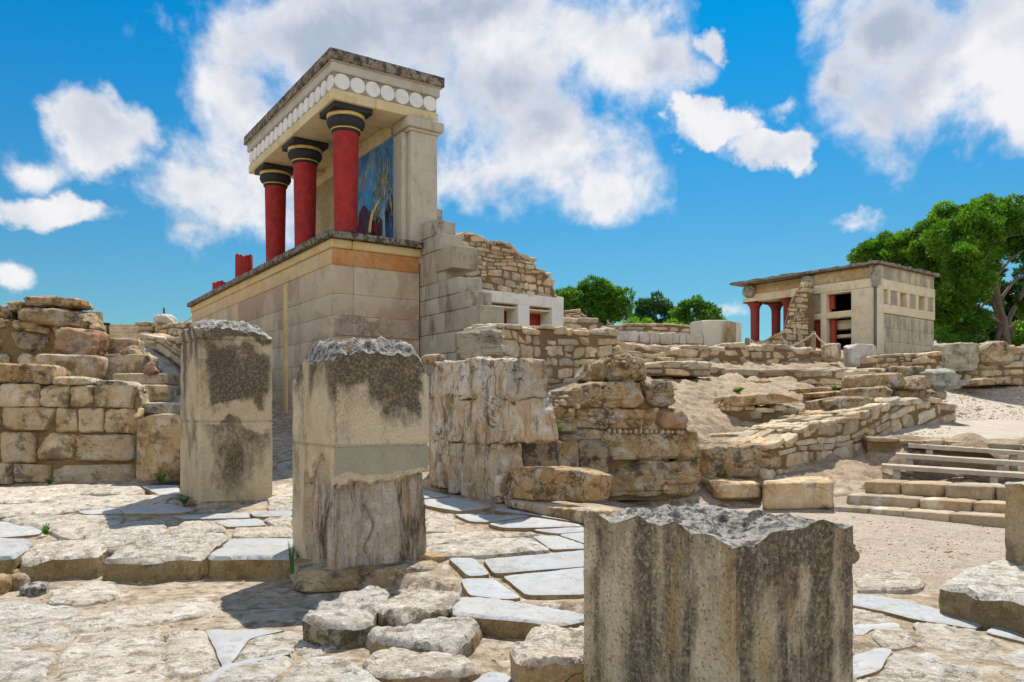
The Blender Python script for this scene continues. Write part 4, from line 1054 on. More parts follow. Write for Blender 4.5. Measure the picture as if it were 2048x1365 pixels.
# ------------------------------------------------------------------ white weathered wall and its neighbours
plJ = Plane(860, 12.0, 1100, 9.46); FLUTE[0] = .022
cells_wall('weathered_wall', 'high wall of white fissured blocks right of the half-plastered pillar',
    [[(864, 728), (937, 720), (937, 797), (861, 797)], [(930, 720), (1010, 716), (1004, 800), (934, 797)], [(1003, 742), (1022, 734), (1025, 797), (1002, 799)], [(1012, 724), (1062, 718), (1064, 795), (1022, 797)],
     (860, 798, 925, 883), (924, 799, 1034, 885), [(1033, 797), (1066, 797), (1084, 880), (1034, 885)], (860, 882, 900, 975), (898, 885, 950, 985), (948, 888, 1012, 996)],
    plJ, .30, 'pale', [(866, 732), (1004, 732)], [(866, 978), (1004, 990)], seed=9, n=48, amp=.026, k=12, chops=3, freq=2.6, chopd=.92, rag=2)
FLUTE[0] = 0
block('recessed_block', 'dark blotched block recessed under the white fissured wall', (1000, 872, 1114, 950), 10.55, 10.5, .7, 'darkrock', cat='stone block', n=18, k=8, seed=91)
block('long_block', 'long block with bulging rounded right end at the foot of the white wall', [(1010, 937), (1190, 938), (1214, 960), (1012, 1003)] if False else [(1008, 936), (1195, 940), (1185, 1008), (1012, 1000)], 9.9, 9.2, .5, 'rock', cat='stone block', n=36, k=8, seed=92, amp=.02, chops=5)
block('upright_slab', 'narrow pale upright stone at the left end of the long bulging block', (985, 950, 1030, 1006), 10.05, 9.95, .3, 'pale', cat='stone slab', n=12, k=8, seed=93)
KB = [[(838, 957), (915, 968), (915, 995), (838, 980)], [(916, 966), (996, 968), (992, 1012), (918, 994)], [(1008, 999), (1052, 1008), (1052, 1024), (1008, 1012)], [(1052, 1006), (1130, 1018), (1130, 1042), (1052, 1024)], [(1130, 1016), (1180, 1022), (1180, 1052), (1130, 1040)]]
LB = ['worn kerbstone nearest the half-plastered pillar under the white wall', 'square-cut pale kerbstone at the corner of the white wall', 'small kerbstone under the left of the long bulging block', 'long low kerbstone under the bulging end of the long block', 'last kerbstone touching the fluted stump outline']
for i, (q, lb) in enumerate(zip(KB, LB)):
    ys = [12.2, 11.0, 9.9, 9.5, 9.1]; block('kerbstone', lb, q, ys[i], ys[i] - .45, .35, 'pale', cat='kerbstone', group='kerbstones along the foot of the white wall', n=12, k=8, seed=95 + i)
# the tiered wall
plK = Plane(1100, 11.3, 1400, 12.0)
cells_wall('tiered_wall', 'broken ochre wall of huge layered blocks in the middle of the photo',
    [[(1100, 815), (1152, 815), (1152, 866), (1108, 862)], (1150, 815, 1232, 860), (1228, 815, 1325, 858), [(1318, 822), (1368, 824), (1383, 858), (1320, 860)], (1122, 862, 1216, 925), (1212, 868, 1368, 920), (1358, 862, 1396, 925), (1200, 922, 1325, 995), [(1322, 918), (1398, 912), (1404, 990), (1326, 995)], (1100, 905, 1205, 1000),
     [(1140, 778), (1206, 764), (1205, 816), (1118, 816)], (1204, 764, 1292, 816), [(1288, 764), (1340, 762), (1347, 808), (1292, 814)]],
    plK, 1.0, 'rock', [(1105, 812), (1200, 775), (1340, 772)], [(1105, 1003), (1340, 1003)], seed=17, n=36, amp=.036, k=9, strata=.03, chops=7, freq=3, chopd=.85, rag=3)
g = Geo(); rgp = random.Random(4)
for i in range(15): x = 1214 + i * 10.5; cell(g, rectq(x, 857 + rgp.uniform(-1, 2), x + rgp.uniform(6, 11), 869), plK, .25, off=.05, n=6, k=3, seed=400 + i, amp=.01)
for i in range(10): x = 1115 + rgp.uniform(0, 120); y = rgp.uniform(822, 860); 
for (x, y) in [(1128, 806), (1140, 822), (1146, 840), (1155, 812), (1326, 930), (1332, 945), (1324, 960), (1330, 975), (1142, 852), (1312, 820), (1316, 838)]: cell(g, rectq(x - 6, y - 6, x + 6, y + 7), plK, .2, off=.04, n=6, k=3, seed=450 + int(x), amp=.01)
obj('chinking_stones', g, M['rubble'], label='rows of small pebbles wedged between the huge layered blocks', cat='pebbles', kind='stuff', sharp=38)
block('boulder', 'boulder crowning the broken ochre wall', [(1225, 708), (1290, 710), (1306, 764), (1216, 768)], 11.7, 11.8, .9, 'rock', cat='boulder', n=34, k=3.2, seed=101, amp=.06)
block('boulder', 'darker leaning stone left of the crowning boulder', [(1192, 722), (1228, 716), (1224, 770), (1160, 768)], 11.9, 12.0, .8, 'rock', cat='boulder', n=24, k=3.6, seed=102, amp=.05)
block('boulder', 'small stone low at the left shoulder of the broken ochre wall', [(1100, 784), (1140, 782), (1150, 812), (1095, 816)], 11.8, 11.9, .6, 'pale', cat='boulder', n=14, k=4, seed=103, amp=.04)
block('boulder', 'orange-tinged stone jutting from the right side of the broken ochre wall', [(1325, 818), (1372, 820), (1384, 856), (1322, 858)], 11.6, 11.7, .5, 'pinkrock', cat='boulder', n=16, k=4, seed=104, amp=.04)
block('squared_block', 'low pale-topped block in the corner between the white and ochre walls', (1098, 880, 1162, 945), 10.9, 11.0, .7, 'rock', cat='stone block', n=16, k=7, seed=105)
block('squared_block', 'dark-faced block behind the bulging block end, in the corner', (1150, 882, 1218, 960), 11.1, 11.1, .6, 'darkrock', cat='stone block', n=16, k=7, seed=106)
block('rough_stone', 'tall slim stones filling the right side of the ochre wall foot', [(1372, 870), (1398, 872), (1412, 985), (1368, 985)], 12.0, 12.2, .8, 'rock', n=20, k=4, seed=107, amp=.05)

# ------------------------------------------------------------------ the columned bastion
BC = np.array([-3.67, 16.0, 0.0]); BS = 97.5


def bw(a, b, z): return BC + a * L3 + b * R3 + np.array([0, 0, z])


def bz(py, Y=16.0): return EYE + (HZ - py) / F * Y


def bbox(g, a0, a1, b0, b1, z0, z1, r=.015, tint=(1, 1, 1), mi=0): cbox(g, bw(a0, b0, z0), [L3, R3, Z3], (a1 - a0, b1 - b0, z1 - z0), r=r, tint=tint, mi=mi)


bast = thing('bastion', 'two-storey cream bastion with red columns, white disc frieze and bull fresco', 'building', BC + np.array([0, 0, .8]))
ZL = bz(464)                      # ledge top
ZB = .6                           # foot
LA, LB_ = 13.0, 1.98              # length of the left wall, width of the front
rg = random.Random(2)
g = Geo()
zc = [ZB, 1.15, 1.62, 2.06, 2.58, 3.10, 3.55, 4.0, 4.62]
for i in range(len(zc) - 1):
    x = 0; jj = []
    while x < LA:
        w_ = rg.uniform(.9, 1.7) if i < 6 else 3.6
        x2 = min(LA, x + w_); out = rg.uniform(0, .006)
        bbox(g, x + .003, x2 - .003, -out, .45, zc[i] + .002, zc[i + 1] - .002, r=.006, tint=rtint(np.random.RandomState(rg.randrange(9999)), .05, .03))
        x = x2
    y = .452
    while y < LB_:
        w_ = rg.uniform(.7, 1.3) if i < 4 else 2; y2 = min(LB_, y + w_); out = rg.uniform(0, .006)
        bbox(g, -out, .45, y + .003, y2 - .003, zc[i] + .002, zc[i + 1] - .002, r=.006, tint=rtint(np.random.RandomState(rg.randrange(9999)), .05, .03)); y = y2
bbox(g, .46, LA - .05, .46, 1.97, ZB, ZL - .14)
obj('wall', g, M['plaster'], parent=bast, label='smooth beige lower wall with pinkish bare patches')
g = Geo()   # rough band of raw stone on the front face
for i in range(1): 
    v, q = boxgrid(60, 4, 24); r_ = bw(0, 0, 0) + np.outer((v[:, 0] + 1) / 2 * (LB_ - .06) + .02, R3) + np.outer((v[:, 1] + 1) / 2 * .05 - .012, L3); r_[:, 2] = 3.14 + (v[:, 2] + 1) / 2 * (.40 + .04 * np.sin(v[:, 0] * 9) + .05 * fbm(np.stack([v[:, 0] * 5, v[:, 0] * 0, v[:, 0] * 0], 1), 3))
    r_ -= np.outer(np.maximum(0, .018 + .022 * fbm(r_ * 5, 5)) * (v[:, 1] < 0), L3); g.add(r_, q)
obj('raw_stone_band', g, M['rawband'], parent=bast)
g = Geo(); z0, z1 = bz(529), bz(497)
bbox(g, .03, LA + .02, -.02, .40, z0 + .02, z1 + .01, r=.01); obj('peach_band', g, M['peach'], parent=bast); g = Geo(); bbox(g, -.021, .028, -.015, LB_ - .02, z0, z1 + .01, r=.01)
obj('orange_band', g, M['orange'], parent=bast)
g = Geo(); bbox(g, -.06, LA + .06, -.06, .4, z1 + .013, ZL - .135, r=.03); bbox(g, -.061, .4, .402, LB_ + .02, z1 + .013, ZL - .135, r=.03)
bbox(g, 2.86, 3.12, -.035, .05, ZB + .3, z0 - .004); bbox(g, 7.2, 7.36, -.03, .05, ZB + .3, z0 - .004)
obj('yellow_moulding', g, M['yellow'], parent=bast)
g = Geo()
v, q = boxgrid(200, 30, 3)
def ledge(a0, a1, b0, b1, nn):
    v, q = boxgrid(*nn); r_ = bw(0, 0, 0) + np.outer(a0 + (v[:, 0] + 1) / 2 * (a1 - a0), L3) + np.outer(b0 + (v[:, 1] + 1) / 2 * (b1 - b0), R3); r_[:, 2] = ZL - .13 + (v[:, 2] + 1) / 2 * .13
    r_ += .008 * fbm(r_ * 8, 4)[:, None] * np.array([.6, -.6, 1]); g.add(r_, q)
ledge(-.16, LA + .14, -.16, 1.985, (240, 40, 4))
bbox(g, .95, 6.17, 1.99, 2.41, ZL - .5, ZL - .02)
obj('ledge', g, M['slabdark'], parent=bast, label='dark lichened ledge slab')


def column(a, b, zb, zt, r0, r1, full=True):
    c = bw(a, b, 0)
    g = Geo()
    if full:
        H_ = zt - zb - .50
        lathe(g, (c[0], c[1], zb), [(r0, 0), (r0 * 1.02, .05), (r0 + (r1 - r0) * .5, H_ * .5), (r1, H_)], 48)
    else:
        lathe(g, (c[0], c[1], zb), [(r0, 0), (r0 * 1.01, (zt - zb) * .5), (r1, zt - zb - .02), (r1 * .98, zt - zb)], 48, jit=lambda t: .035 * math.sin(t * 3 + a) + .02 * math.sin(t * 11))
    sh = obj('column' if full else 'column_stump', g, M['red'], parent=bast, sharp=45)
    if full:
        if a < 1:
            g = Geo(); lathe(g, (c[0], c[1], zb), [(r0 * 1.03, .0), (r0 * 1.035, .13), (r0 * 1.0, .135)], 48); obj('column_base', g, M['black'], parent=sh)
        zc_ = zt - .50
        g = Geo(); lathe(g, (c[0], c[1], zc_), [(r1 * .98, 0), (r1 * 1.10, .01), (r1 * 1.12, .04), (r1 * 1.10, .055), (r1 * 1.14, .08), (r1 * 1.35, .13), (r1 * 1.46, .19), (r1 * 1.47, .24), (r1 * 1.40, .29), (r1 * 1.3, .31)], 48); obj('capital', g, M['black'], parent=sh)
        g = Geo(); lathe(g, (c[0], c[1], zc_), [(r1 * 1.12, .052), (r1 * 1.155, .058), (r1 * 1.155, .072), (r1 * 1.12, .078)], 48); obj('thin_ring', g, M['gold'], parent=sh)
        g = Geo(); lathe(g, (c[0], c[1], zc_), [(r1 * 1.30, .295), (r1 * 1.46, .31), (r1 * 1.47, .37), (r1 * 1.3, .385)], 48); obj('gold_ring', g, M['gold'], parent=sh)
        g = Geo(); s = .43; cbox(g, bw(a - s, b - s, zt - .125), [L3, R3, Z3], (2 * s, 2 * s, .12), r=.01); obj('abacus', g, M['black'], parent=sh)
    return sh


ZBM = bz(195) - .02           # underside of the beam
for (a, b) in ((.50, .48), (3.06, .48), (5.355, .48)): column(a, b, ZL, ZBM, .235, .275)
column(8.38, .48, ZL, ZL + .92, .25, .25, False); column(11.16, .48, ZL, ZL + .50, .25, .25, False)
RL, RR = 6.17, 2.45
zs = [ZBM, bz(176), bz(142), bz(121), bz(100.6)]
g = Geo()   # beams and ceiling
bbox(g, 0, RL, 0, .95, zs[0], zs[1]); bbox(g, 0, .95, .953, RR, zs[0], zs[1] - .002)
bbox(g, .96, RL, 1.75, RR, zs[0] - .15, zs[1] - .004)
bbox(g, 2.6, 3.5, .953, 1.75, zs[0] + .05, zs[1] - .006); bbox(g, 5.2, RL - .02, .953, 1.75, zs[0] + .05, zs[1] - .006)
bbox(g, .96, RL, .955, 1.748, zs[1] - .06, zs[1] + .02)
obj('beams', g, M['beam'], parent=bast)
g = Geo(); bbox(g, .03, RL - .03, .03, RR - .03, zs[1] + .003, zs[2]); obj('frieze', g, M['friezebg'], parent=bast)
rr = (zs[2] - zs[1]) / 2 * .95; zc_ = (zs[1] + zs[2]) / 2
def disc(o, ax, up):
    g = Geo(); o = np.array(o); V = []; n = 32; prof = [(rr, -.02), (rr, .022), (rr * .97, .03), (0.001, .03)]
    for (r_, d) in prof:
        for k in range(n):
            t = 2 * math.pi * k / n; V.append(o + ax * r_ * math.cos(t) + Z3 * r_ * math.sin(t) + up * d)
    Q = [[i * n + k, i * n + (k + 1) % n, (i + 1) * n + (k + 1) % n, (i + 1) * n + k] for i in range(3) for k in range(n)]
    g.add(V, Q); obj('disc', g, M['disc'], parent=bast, sharp=40)
nf = 7
for i in range(nf): disc(bw(.03, .03 + rr * 1.04 + (RR - .06 - rr * 2.08) * i / (nf - 1), zc_), R3, -L3)
nl = 17
for i in range(nl): disc(bw(.03 + rr * 1.04 + (RL - .06 - rr * 2.08) * i / (nl - 1), .03, zc_), L3, -R3)
g = Geo(); bbox(g, -.03, RL + .03, -.03, RR + .03, zs[2] + .003, zs[3] - .02, r=.02); bbox(g, -.06, RL + .06, -.06, RR + .06, zs[3] - .018, zs[3] + .0, r=.008)
obj('fascia', g, M['greyfascia'], parent=bast)
g = Geo(); v, q = boxgrid(160, 60, 6); r_ = bw(0, 0, 0) + np.outer(-.10 + (v[:, 0] + 1) / 2 * (RL + .2), L3) + np.outer(-.10 + (v[:, 1] + 1) / 2 * (RR + .2), R3); r_[:, 2] = zs[3] + .003 + (v[:, 2] + 1) / 2 * (zs[4] - zs[3])
r_ += .006 * fbm(r_ * 9, 4)[:, None]; g.add(r_, q); obj('roof', g, M['slabdark'], parent=bast, label='dark lichened roof slab')
# anta pier and rear wall
zp = zs[0] - .16
g = Geo(); bbox(g, 0, .62, 1.77, RR - .02, ZL - .45, zp - .14, r=.02)
bbox(g, .17, .62, 1.64, 1.768, ZL - .1, zp - .14, r=.02)
bbox(g, -.03, .66, 1.72, RR + .03, zp - .137, zp - .07, r=.02); bbox(g, -.10, .70, 1.66, RR + .10, zp - .067, zp + .15, r=.03)
obj('pier', g, M['pierm'], parent=bast)
g = Geo(); bbox(g, .625, RL, 1.80, RR - .03, ZL - .2, zp - .01); obj('rear_wall', g, M['rubblebrick'], parent=bast)
# fresco: flat painting on the rear wall
def fpoly(g, pts, d, mi, tint=(1, 1, 1)):
    """pts in (a along the wall, z above the ledge)"""
    V = [bw(a, 1.79 - d, ZL + z) for a, z in pts]; n = len(V)
    V2 = [v - R3 * .003 for v in V]
    c = np.mean(V2, 0); g.add(np.array(V2 + [c]), None, [[i, (i + 1) % n, n] for i in range(n)], tint=tint, mi=mi)
g = Geo(); A0, A1, ZT = .64, 3.4, zp - ZL - .02
bbox(g, A0, A1, 1.775, 1.803, ZL - .1, zp - .012, r=.003); 
def blob(ca, cz, ra, rz, d, mi, n=26, w=.12, ph=0, tint=(1, 1, 1)): fpoly(g, [(ca + ra * (1 + w * math.sin(5 * t + ph) + w * .5 * math.sin(11 * t + ph)) * math.cos(t), cz + rz * (1 + w * math.sin(4 * t + ph)) * math.sin(t)) for t in np.linspace(0, 6.283, n, endpoint=False)], d, mi, tint)
blob(1.5, 2.3, .8, .35, .0088, 4, w=.12); blob(2.4, 2.0, .6, .5, .0092, 4, w=.1, ph=2)
blob(1.02, .45, .44, .72, .012, 1, ph=1); blob(1.75, .35, .42, .60, .012, 1, ph=2.2); blob(2.45, .45, .6, .85, .012, 1, ph=3); blob(.85, .2, .25, .9, .010, 1, ph=5)
blob(1.0, .02, .2, .22, .018, 4, ph=1, w=.05); blob(1.0, .0, .13, .16, .021, 1, w=.05); blob(1.4, -.04, .16, .14, .018, 4, w=.05); blob(1.42, -.06, .1, .1, .021, 1, w=.05)
tx = 1.36
fpoly(g, [(tx + .16, 0), (tx + .08, .4), (tx + .05, 1.0), (tx + .03, 1.5), (tx - .05, 1.5), (tx - .05, 1.0), (tx - .08, .4), (tx - .18, 0)], .024, 4)
for i, (da, dz) in enumerate([(-.35, 1.55), (.38, 1.5), (-.2, 1.95), (.22, 2.0), (.0, 2.2), (-.45, 1.1), (.3, 1.2)]):
    fpoly(g, [(tx + .025, .95 + .07 * i), (tx + da + .02, dz), (tx + da - .02, dz), (tx - .025, .9 + .07 * i)], .025, 4)
rf = random.Random(5)
for i in range(230):
    a_ = rf.gauss(0, .30); z_ = 1.62 + rf.gauss(0, .34); 
    if z_ > ZT - .1: continue
    if rf.random() < .12: a_, z_ = rf.choice([-.42, .36]) + rf.gauss(0, .07), .95 + rf.gauss(0, .12)
    an = rf.uniform(.7, 2.4); s = rf.uniform(.06, .10); ca, sa = math.cos(an), math.sin(an)
    fpoly(g, [(tx + a_ + ca * s, z_ + sa * s), (tx + a_ - sa * s * .3, z_ + ca * s * .3), (tx + a_ - ca * s, z_ - sa * s), (tx + a_ + sa * s * .3, z_ - ca * s * .3)], .027 + .0002 * (i % 9), 3, tint=(rf.uniform(.7, 1.4),) * 3)
hp = [(2.10, .55), (2.02, .85), (1.92, 1.02), (1.78, 1.12), (1.62, 1.2), (1.58, 1.33), (1.70, 1.26), (1.86, 1.18), (2.06, 1.08), (2.18, .9), (2.26, .6)]
for p_, q_, s_, r__ in zip(hp[:5], hp[1:6], hp[-2:-7:-1], hp[-1:-6:-1]): fpoly(g, [p_, q_, s_, r__], .03, 2)
blob(2.18, .42, .12, .22, .031, 5, w=.03); blob(2.55, 1.9, .12, .2, .012, 6, w=.02); blob(2.55, 1.9, .07, .14, .016, 0, w=.02)
for i in range(26): blob(rf.uniform(1.9, 2.6), rf.uniform(-.05, .5), rf.uniform(.03, .09), rf.uniform(.05, .14), .034, rf.choice([1, 5, 1, 4]), n=9, ph=i, tint=(rf.uniform(.5, 1.3),) * 3)
obj('fresco', g, [M['frescoblue'], M['frescored'], M['gold'], M['frescogreen'], M['frescopale'], M['black'], M['orange']], parent=bast, smooth=False, label='blue and red relief fresco of an olive tree and a bull horn')

# ------------------------------------------------------------------ stepped wall against the bastion
STP = [(840, 412), (866, 438), (880, 467), (905, 490), (917, 553), (937, 581), (960, 610), (985, 650)]
b0, b1 = 1.97 + .03, 2.56
def a_for(px, b):
    o = BC + b * R3; r = (px - CX) / F
    return (r * o[1] - o[0]) / (L3[0] - r * L3[1])
info = []
for px, py in STP:
    a = a_for(px, b0); Y = (BC + a * L3 + b0 * R3)[1]; info.append((a, EYE + (HZ - py) / F * Y))
g = Geo(); rg = random.Random(8)
zz = [i[1] for i in info] + [info[-1][1] - .43 * k for k in range(1, 8)]
aa = [i[0] for i in info] + [info[-1][0] - .3 * min(k, 2) for k in range(1, 8)]
for i in range(len(zz) - 1):
    zt, zb = zz[i], zz[i + 1]; a0 = aa[i]; x = a0; first = True
    if zt < .6: break
    while x < .9:
        w_ = rg.uniform(.55, 1.0) if first else rg.uniform(.5, .9); x2 = min(.9, x + w_); first = False
        bb = b1 + (.06 if i == 3 else 0) + rg.uniform(-.01, .01)
        if i == 3: zb2 = zb + .30; 
        else: zb2 = zb
        t_ = rtint(np.random.RandomState(rg.randrange(9999)), .08, .03)
        if i == 3 and x == a0:
            bbox(g, x, x2, b0, bb, zb + .22, zt, r=.025, tint=t_)
        else: bbox(g, x + .004, x2 - .004, b0 + rg.uniform(0, .012), bb, (zb if not (i == 3) else zb) + .006, zt, r=.02, tint=t_)
        x = x2
    if i == 3: bbox(g, a0 + .42, .9, b0 + .06, b1 - .08, zb + .003, zb + .3, r=.02)
obj('stepped_wall', g, M['wallstone'], label='grey squared-block wall stepping down to the right of the bastion', cat='wall', sharp=38)

# ------------------------------------------------------------------ rubble ruin with white window frame
plH = Plane(925, 18.7, 1125, 20.6)
ru = thing('ruined_house', 'ruined rubble-stone house front with white window frame and red panels', 'building', P(1025, 700, 19.6))
g = Geo(); rubble(g, plH, [(915, 470), (925, 463), (962, 468), (966, 482), (1024, 488), (1030, 506), (1062, 514), (1068, 535), (1097, 545), (1104, 570), (1112, 590)], [(915, 570), (925, 574), (962, 577), (966, 578), (1024, 586), (1030, 587), (1062, 591), (1068, 592), (1097, 595), (1104, 596), (1112, 597)], .55, 12.5, 17, seed=44, amp=.02, n=5, ragged=.1, proud=.035, jit=.09)
obj('rubble_wall', g, [M['rubble'], M['mortar']], parent=ru, sharp=38)
g = Geo(); rubble(g, plH, [(900, 560), (962, 566)], [(900, 720), (962, 720)], .5, 12, 17, seed=45, amp=.02, n=5)
obj('side_wall', g, [M['rubble'], M['mortar']], parent=ru, sharp=38)
def pbox(g, pl, x0, x1, y0, y1, th, off=0, r=.01, mi=0, slope=0, tint=(1, 1, 1)):
    """box on a wall plane; top/bottom heights taken at x0"""
    a = pl.at(x0, y0); b = pl.at(x1, y0); c = pl.at(x0, y1)
    ax = np.array([b[0] - a[0], b[1] - a[1], 0]); w_ = np.linalg.norm(ax); ax /= w_; n = np.array([pl.n[0], pl.n[1], 0])
    o = np.array([a[0], a[1], c[2]]) + n * off - n * th
    cbox(g, o, [ax, n, Z3], (w_, th, a[2] - c[2]), r=r, mi=mi, tint=tint)
g = Geo(); pbox(g, plH, 955, 1126, 578, 601, .55, off=.03); obj('lintel', g, M['white'], parent=ru)
for (x0, x1) in ((1035, 1058), (1103, 1126)):
    g = Geo(); z = pl_interp([(955, 601), (1126, 617)], x0); pbox(g, plH, x0, x1, z + .3, 720, .50, off=.028); obj('window_post', g, M['white'], parent=ru)
g = Geo()
for (x0, x1) in ((940, 1158),):
    o = plH.at(x0, 600); e = plH.at(x1, 600); ax = np.array([e[0] - o[0], e[1] - o[1], 0]); w_ = np.linalg.norm(ax); ax /= w_; n = np.array([plH.n[0], plH.n[1], 0])
    cbox(g, np.array([o[0], o[1], 2.5]) - n * .75, [ax, n, Z3], (w_, .12, 2.2)); e2 = plH.at(1122, 600); w2 = np.linalg.norm((e2 - o)[:2]); cbox(g, np.array([o[0], o[1], o[2] - .10]) - n * .745, [ax, n, Z3], (w2, .7, .04))
obj('reveal', g, M['cream'], parent=ru)
for (x0, x1, y0) in ((1024, 1058, 612), (1084, 1122, 619)):
    g = Geo(); pbox(g, plH, x0, x1, y0, 720, .05, off=-.60); obj('red_panel', g, M['redpanel'], parent=ru)
g = Geo(); pbox(g, plH, 905, 968, 572, 580, .6, off=.04); obj('slab', g, M['cream'], parent=ru)

# rubble wall in front of the ruin
plI = Plane(975, 13.5, 1232, 15.2)
g = Geo(); rubble(g, plI, [(962, 652), (985, 647), (1020, 650), (1100, 655), (1180, 659), (1235, 663)], [(962, 785), (1100, 797), (1235, 800)], .7, 19, 25, seed=52, amp=.03, n=8, ragged=.35, proud=.05)
obj('rubble_wall', g, [M['rubble'], M['mortar']], label='tall mortared rubble wall in front of the white window frame', cat='wall', sharp=38)
g = Geo(); rg2 = random.Random(3); 
for i in range(24):
    x = 975 + i * 11 + rg2.uniform(-4, 4); y = 652 + (x - 975) * .045; cell(g, rectq(x - 8, y - rg2.uniform(4, 8), x + 8, y + 4), plI, .25, off=-rg2.uniform(0, .4), n=6, k=3, seed=600 + i, amp=.02)
obj('loose_coping', g, M['rubble'], label='loose small stones lying along the top of the tall rubble wall', cat='pebbles', kind='stuff', sharp=38)
block('boulder', 'large split block leaning against the left end of the tall rubble wall', [(912, 664), (1000, 655), (1012, 712), (922, 722)], 13.0, 13.1, .8, 'rock2', cat='boulder', n=32, k=6, seed=111, amp=.035, strata=.03, chops=4, chopd=.95)
block('rough_stone', 'small stone between the rounded pillar head and the stepped wall', (846, 708, 890, 728), 12.9, 13, .5, 'rock', n=12, k=4, seed=112)
# terraces between the rubble wall and the columned house
def terr(lab, pa, ya, pb, yb, top, bot, th, hp, wp, seed, mat='rubble', nm='terrace_wall', **kw):
    g = Geo(); rubble(g, Plane(pa, ya, pb, yb), top, bot, th, hp, wp, seed=seed, **kw)
    return obj(nm, g, [M[mat], M['mortar']], label=lab, cat='wall', sharp=38)
terr('long terrace wall of big squared stones below the columned house', 1300, 21.5, 1694, 24.5, [(1300, 700), (1420, 690), (1560, 690), (1660, 706), (1694, 716)], [(1300, 742), (1420, 741), (1560, 741), (1660, 742), (1694, 745)], .9, 21, 31, 70, n=8, amp=.03, ragged=.1)
terr('low terrace wall just right of the tall rubble wall', 1228, 19, 1330, 20, [(1228, 683), (1330, 702)], [(1228, 712), (1330, 716)], .7, 14, 24, 71, n=6)
terr('second low terrace wall with a flat earthen top behind the crowning boulder', 1225, 17.5, 1350, 18.6, [(1225, 700), (1345, 716)], [(1225, 735), (1345, 740)], .7, 15, 24, 72, n=6)
terr('third short terrace wall right behind the crowning boulder', 1290, 17, 1420, 18.5, [(1290, 728), (1420, 730)], [(1290, 752), (1420, 750)], .8, 14, 40, 73, n=8, amp=.03)
terr('long low earthen kerb wall with a rounded right end, crossing the dirt slope', 1333, 19.0, 1694, 20.8, [(1333, 747), (1420, 740), (1600, 738), (1640, 742), (1694, 756)], [(1333, 758), (1420, 766), (1600, 770), (1640, 772), (1694, 772)], .8, 13, 40, 74, n=7, mat='mortarstone')
for i, (x0, y0, x1, y1) in enumerate([(1232, 661, 1277, 684), (1278, 664, 1300, 686), (1301, 665, 1321, 687), (1322, 665, 1346, 688), (1347, 666, 1360, 688), (1361, 667, 1372, 688), (1373, 668, 1407, 688)]):
    nmv = ['leftmost and widest', 'second from the left', 'third from the left', 'fourth from the left', 'fifth from the left and narrow', 'sixth and narrowest', 'rightmost'][i]
    block('gypsum_slab', nmv + ' of the pale upright slabs left of the cream concrete block', (x0, y0, x1, y1), 24 + i * .2, 24.1 + i * .2, .4, 'gypsum', cat='upright slab', group='pale upright slabs below the far pines', n=10, k=10, seed=120 + i, amp=.015)
terr('far ruined wall stub just right of the white window frame', 1122, 26, 1172, 26.5, [(1122, 621), (1150, 619), (1172, 632)], [(1122, 640), (1172, 640)], .8, 6, 10, 75, n=5)
terr('lower pale ruined wall right of the white window frame', 1122, 25, 1206, 26, [(1122, 638), (1206, 640)], [(1122, 680), (1206, 680)], .8, 16, 34, 76, n=6)
terr('far line of low weathered stones behind the upright slabs', 1206, 27, 1420, 29, [(1206, 652), (1260, 646), (1350, 650), (1420, 655)], [(1206, 680), (1260, 680), (1350, 680), (1420, 680)], .9, 9, 24, 77, n=6, amp=.03)
# right-hand walls
terr('low stepped rubble wall before the columned house', 1752, 22.5, 1870, 23.5, [(1752, 712), (1864, 705)], [(1752, 742), (1864, 742)], .7, 10, 18, 80, n=6)
terr('rubble wall holding the two big stones at the right edge', 1862, 21.8, 2120, 22.0, [(1862, 706), (1900, 700), (1960, 708), (2048, 690), (2120, 692)], [(1862, 752), (1900, 762), (1960, 768), (2048, 770), (2120, 770)], .9, 15, 24, 81, n=7)
terr('broken rubble wall running below the low stepped wall on the right', 1640, 18.5, 1880, 20.5, [(1640, 745), (1700, 738), (1760, 738), (1880, 742)], [(1640, 775), (1700, 775), (1760, 775), (1880, 775)], .7, 13, 24, 82, n=7, amp=.03)
block('boulder', 'big grey cracked block set in the rubble wall at the right', (1892, 686, 1962, 742), 21.6, 21.7, .7, 'rock2', cat='boulder', n=30, k=9, seed=131, amp=.035, chops=7)
block('boulder', 'tallest rounded boulder on the rubble wall at the right edge', [(1985, 682), (2025, 680), (2042, 728), (1970, 730)], 21.5, 21.6, .8, 'rock', cat='boulder', n=22, k=3.6, seed=132, amp=.04)
block('upright_slab', 'pale pinkish slab standing before the doorway of the columned house', [(1697, 690), (1752, 688), (1760, 732), (1697, 734)], 23.0, 23.0, .35, 'gypsum', cat='stone slab', n=28, k=14, seed=133, amp=.02, chops=6)
block('upright_slab', 'narrow pale stone left of the pinkish slab', (1656, 686, 1682, 716), 23.3, 23.4, .4, 'pale', cat='stone slab', n=10, k=7, seed=134)
block('concrete_block', 'cream concrete block with a dark stripe near the far pines', (1407, 641, 1460, 692), 25.5, 26.0, .7, 'white2', cat='concrete block', n=12, k=20, seed=135, amp=.002, chops=0)
cb = bpy.data.objects['concrete_block']
g = Geo(); pl = Plane(1459, 25.6, 1484, 26.6); pbox(g, pl, 1459.5, 1472, 642, 692, .1, off=.0, mi=0); pbox(g, pl, 1473, 1483, 644, 692, .1, off=.0, mi=1); obj('side_face', g, [M['concrete4'], M['white2']], parent=cb)
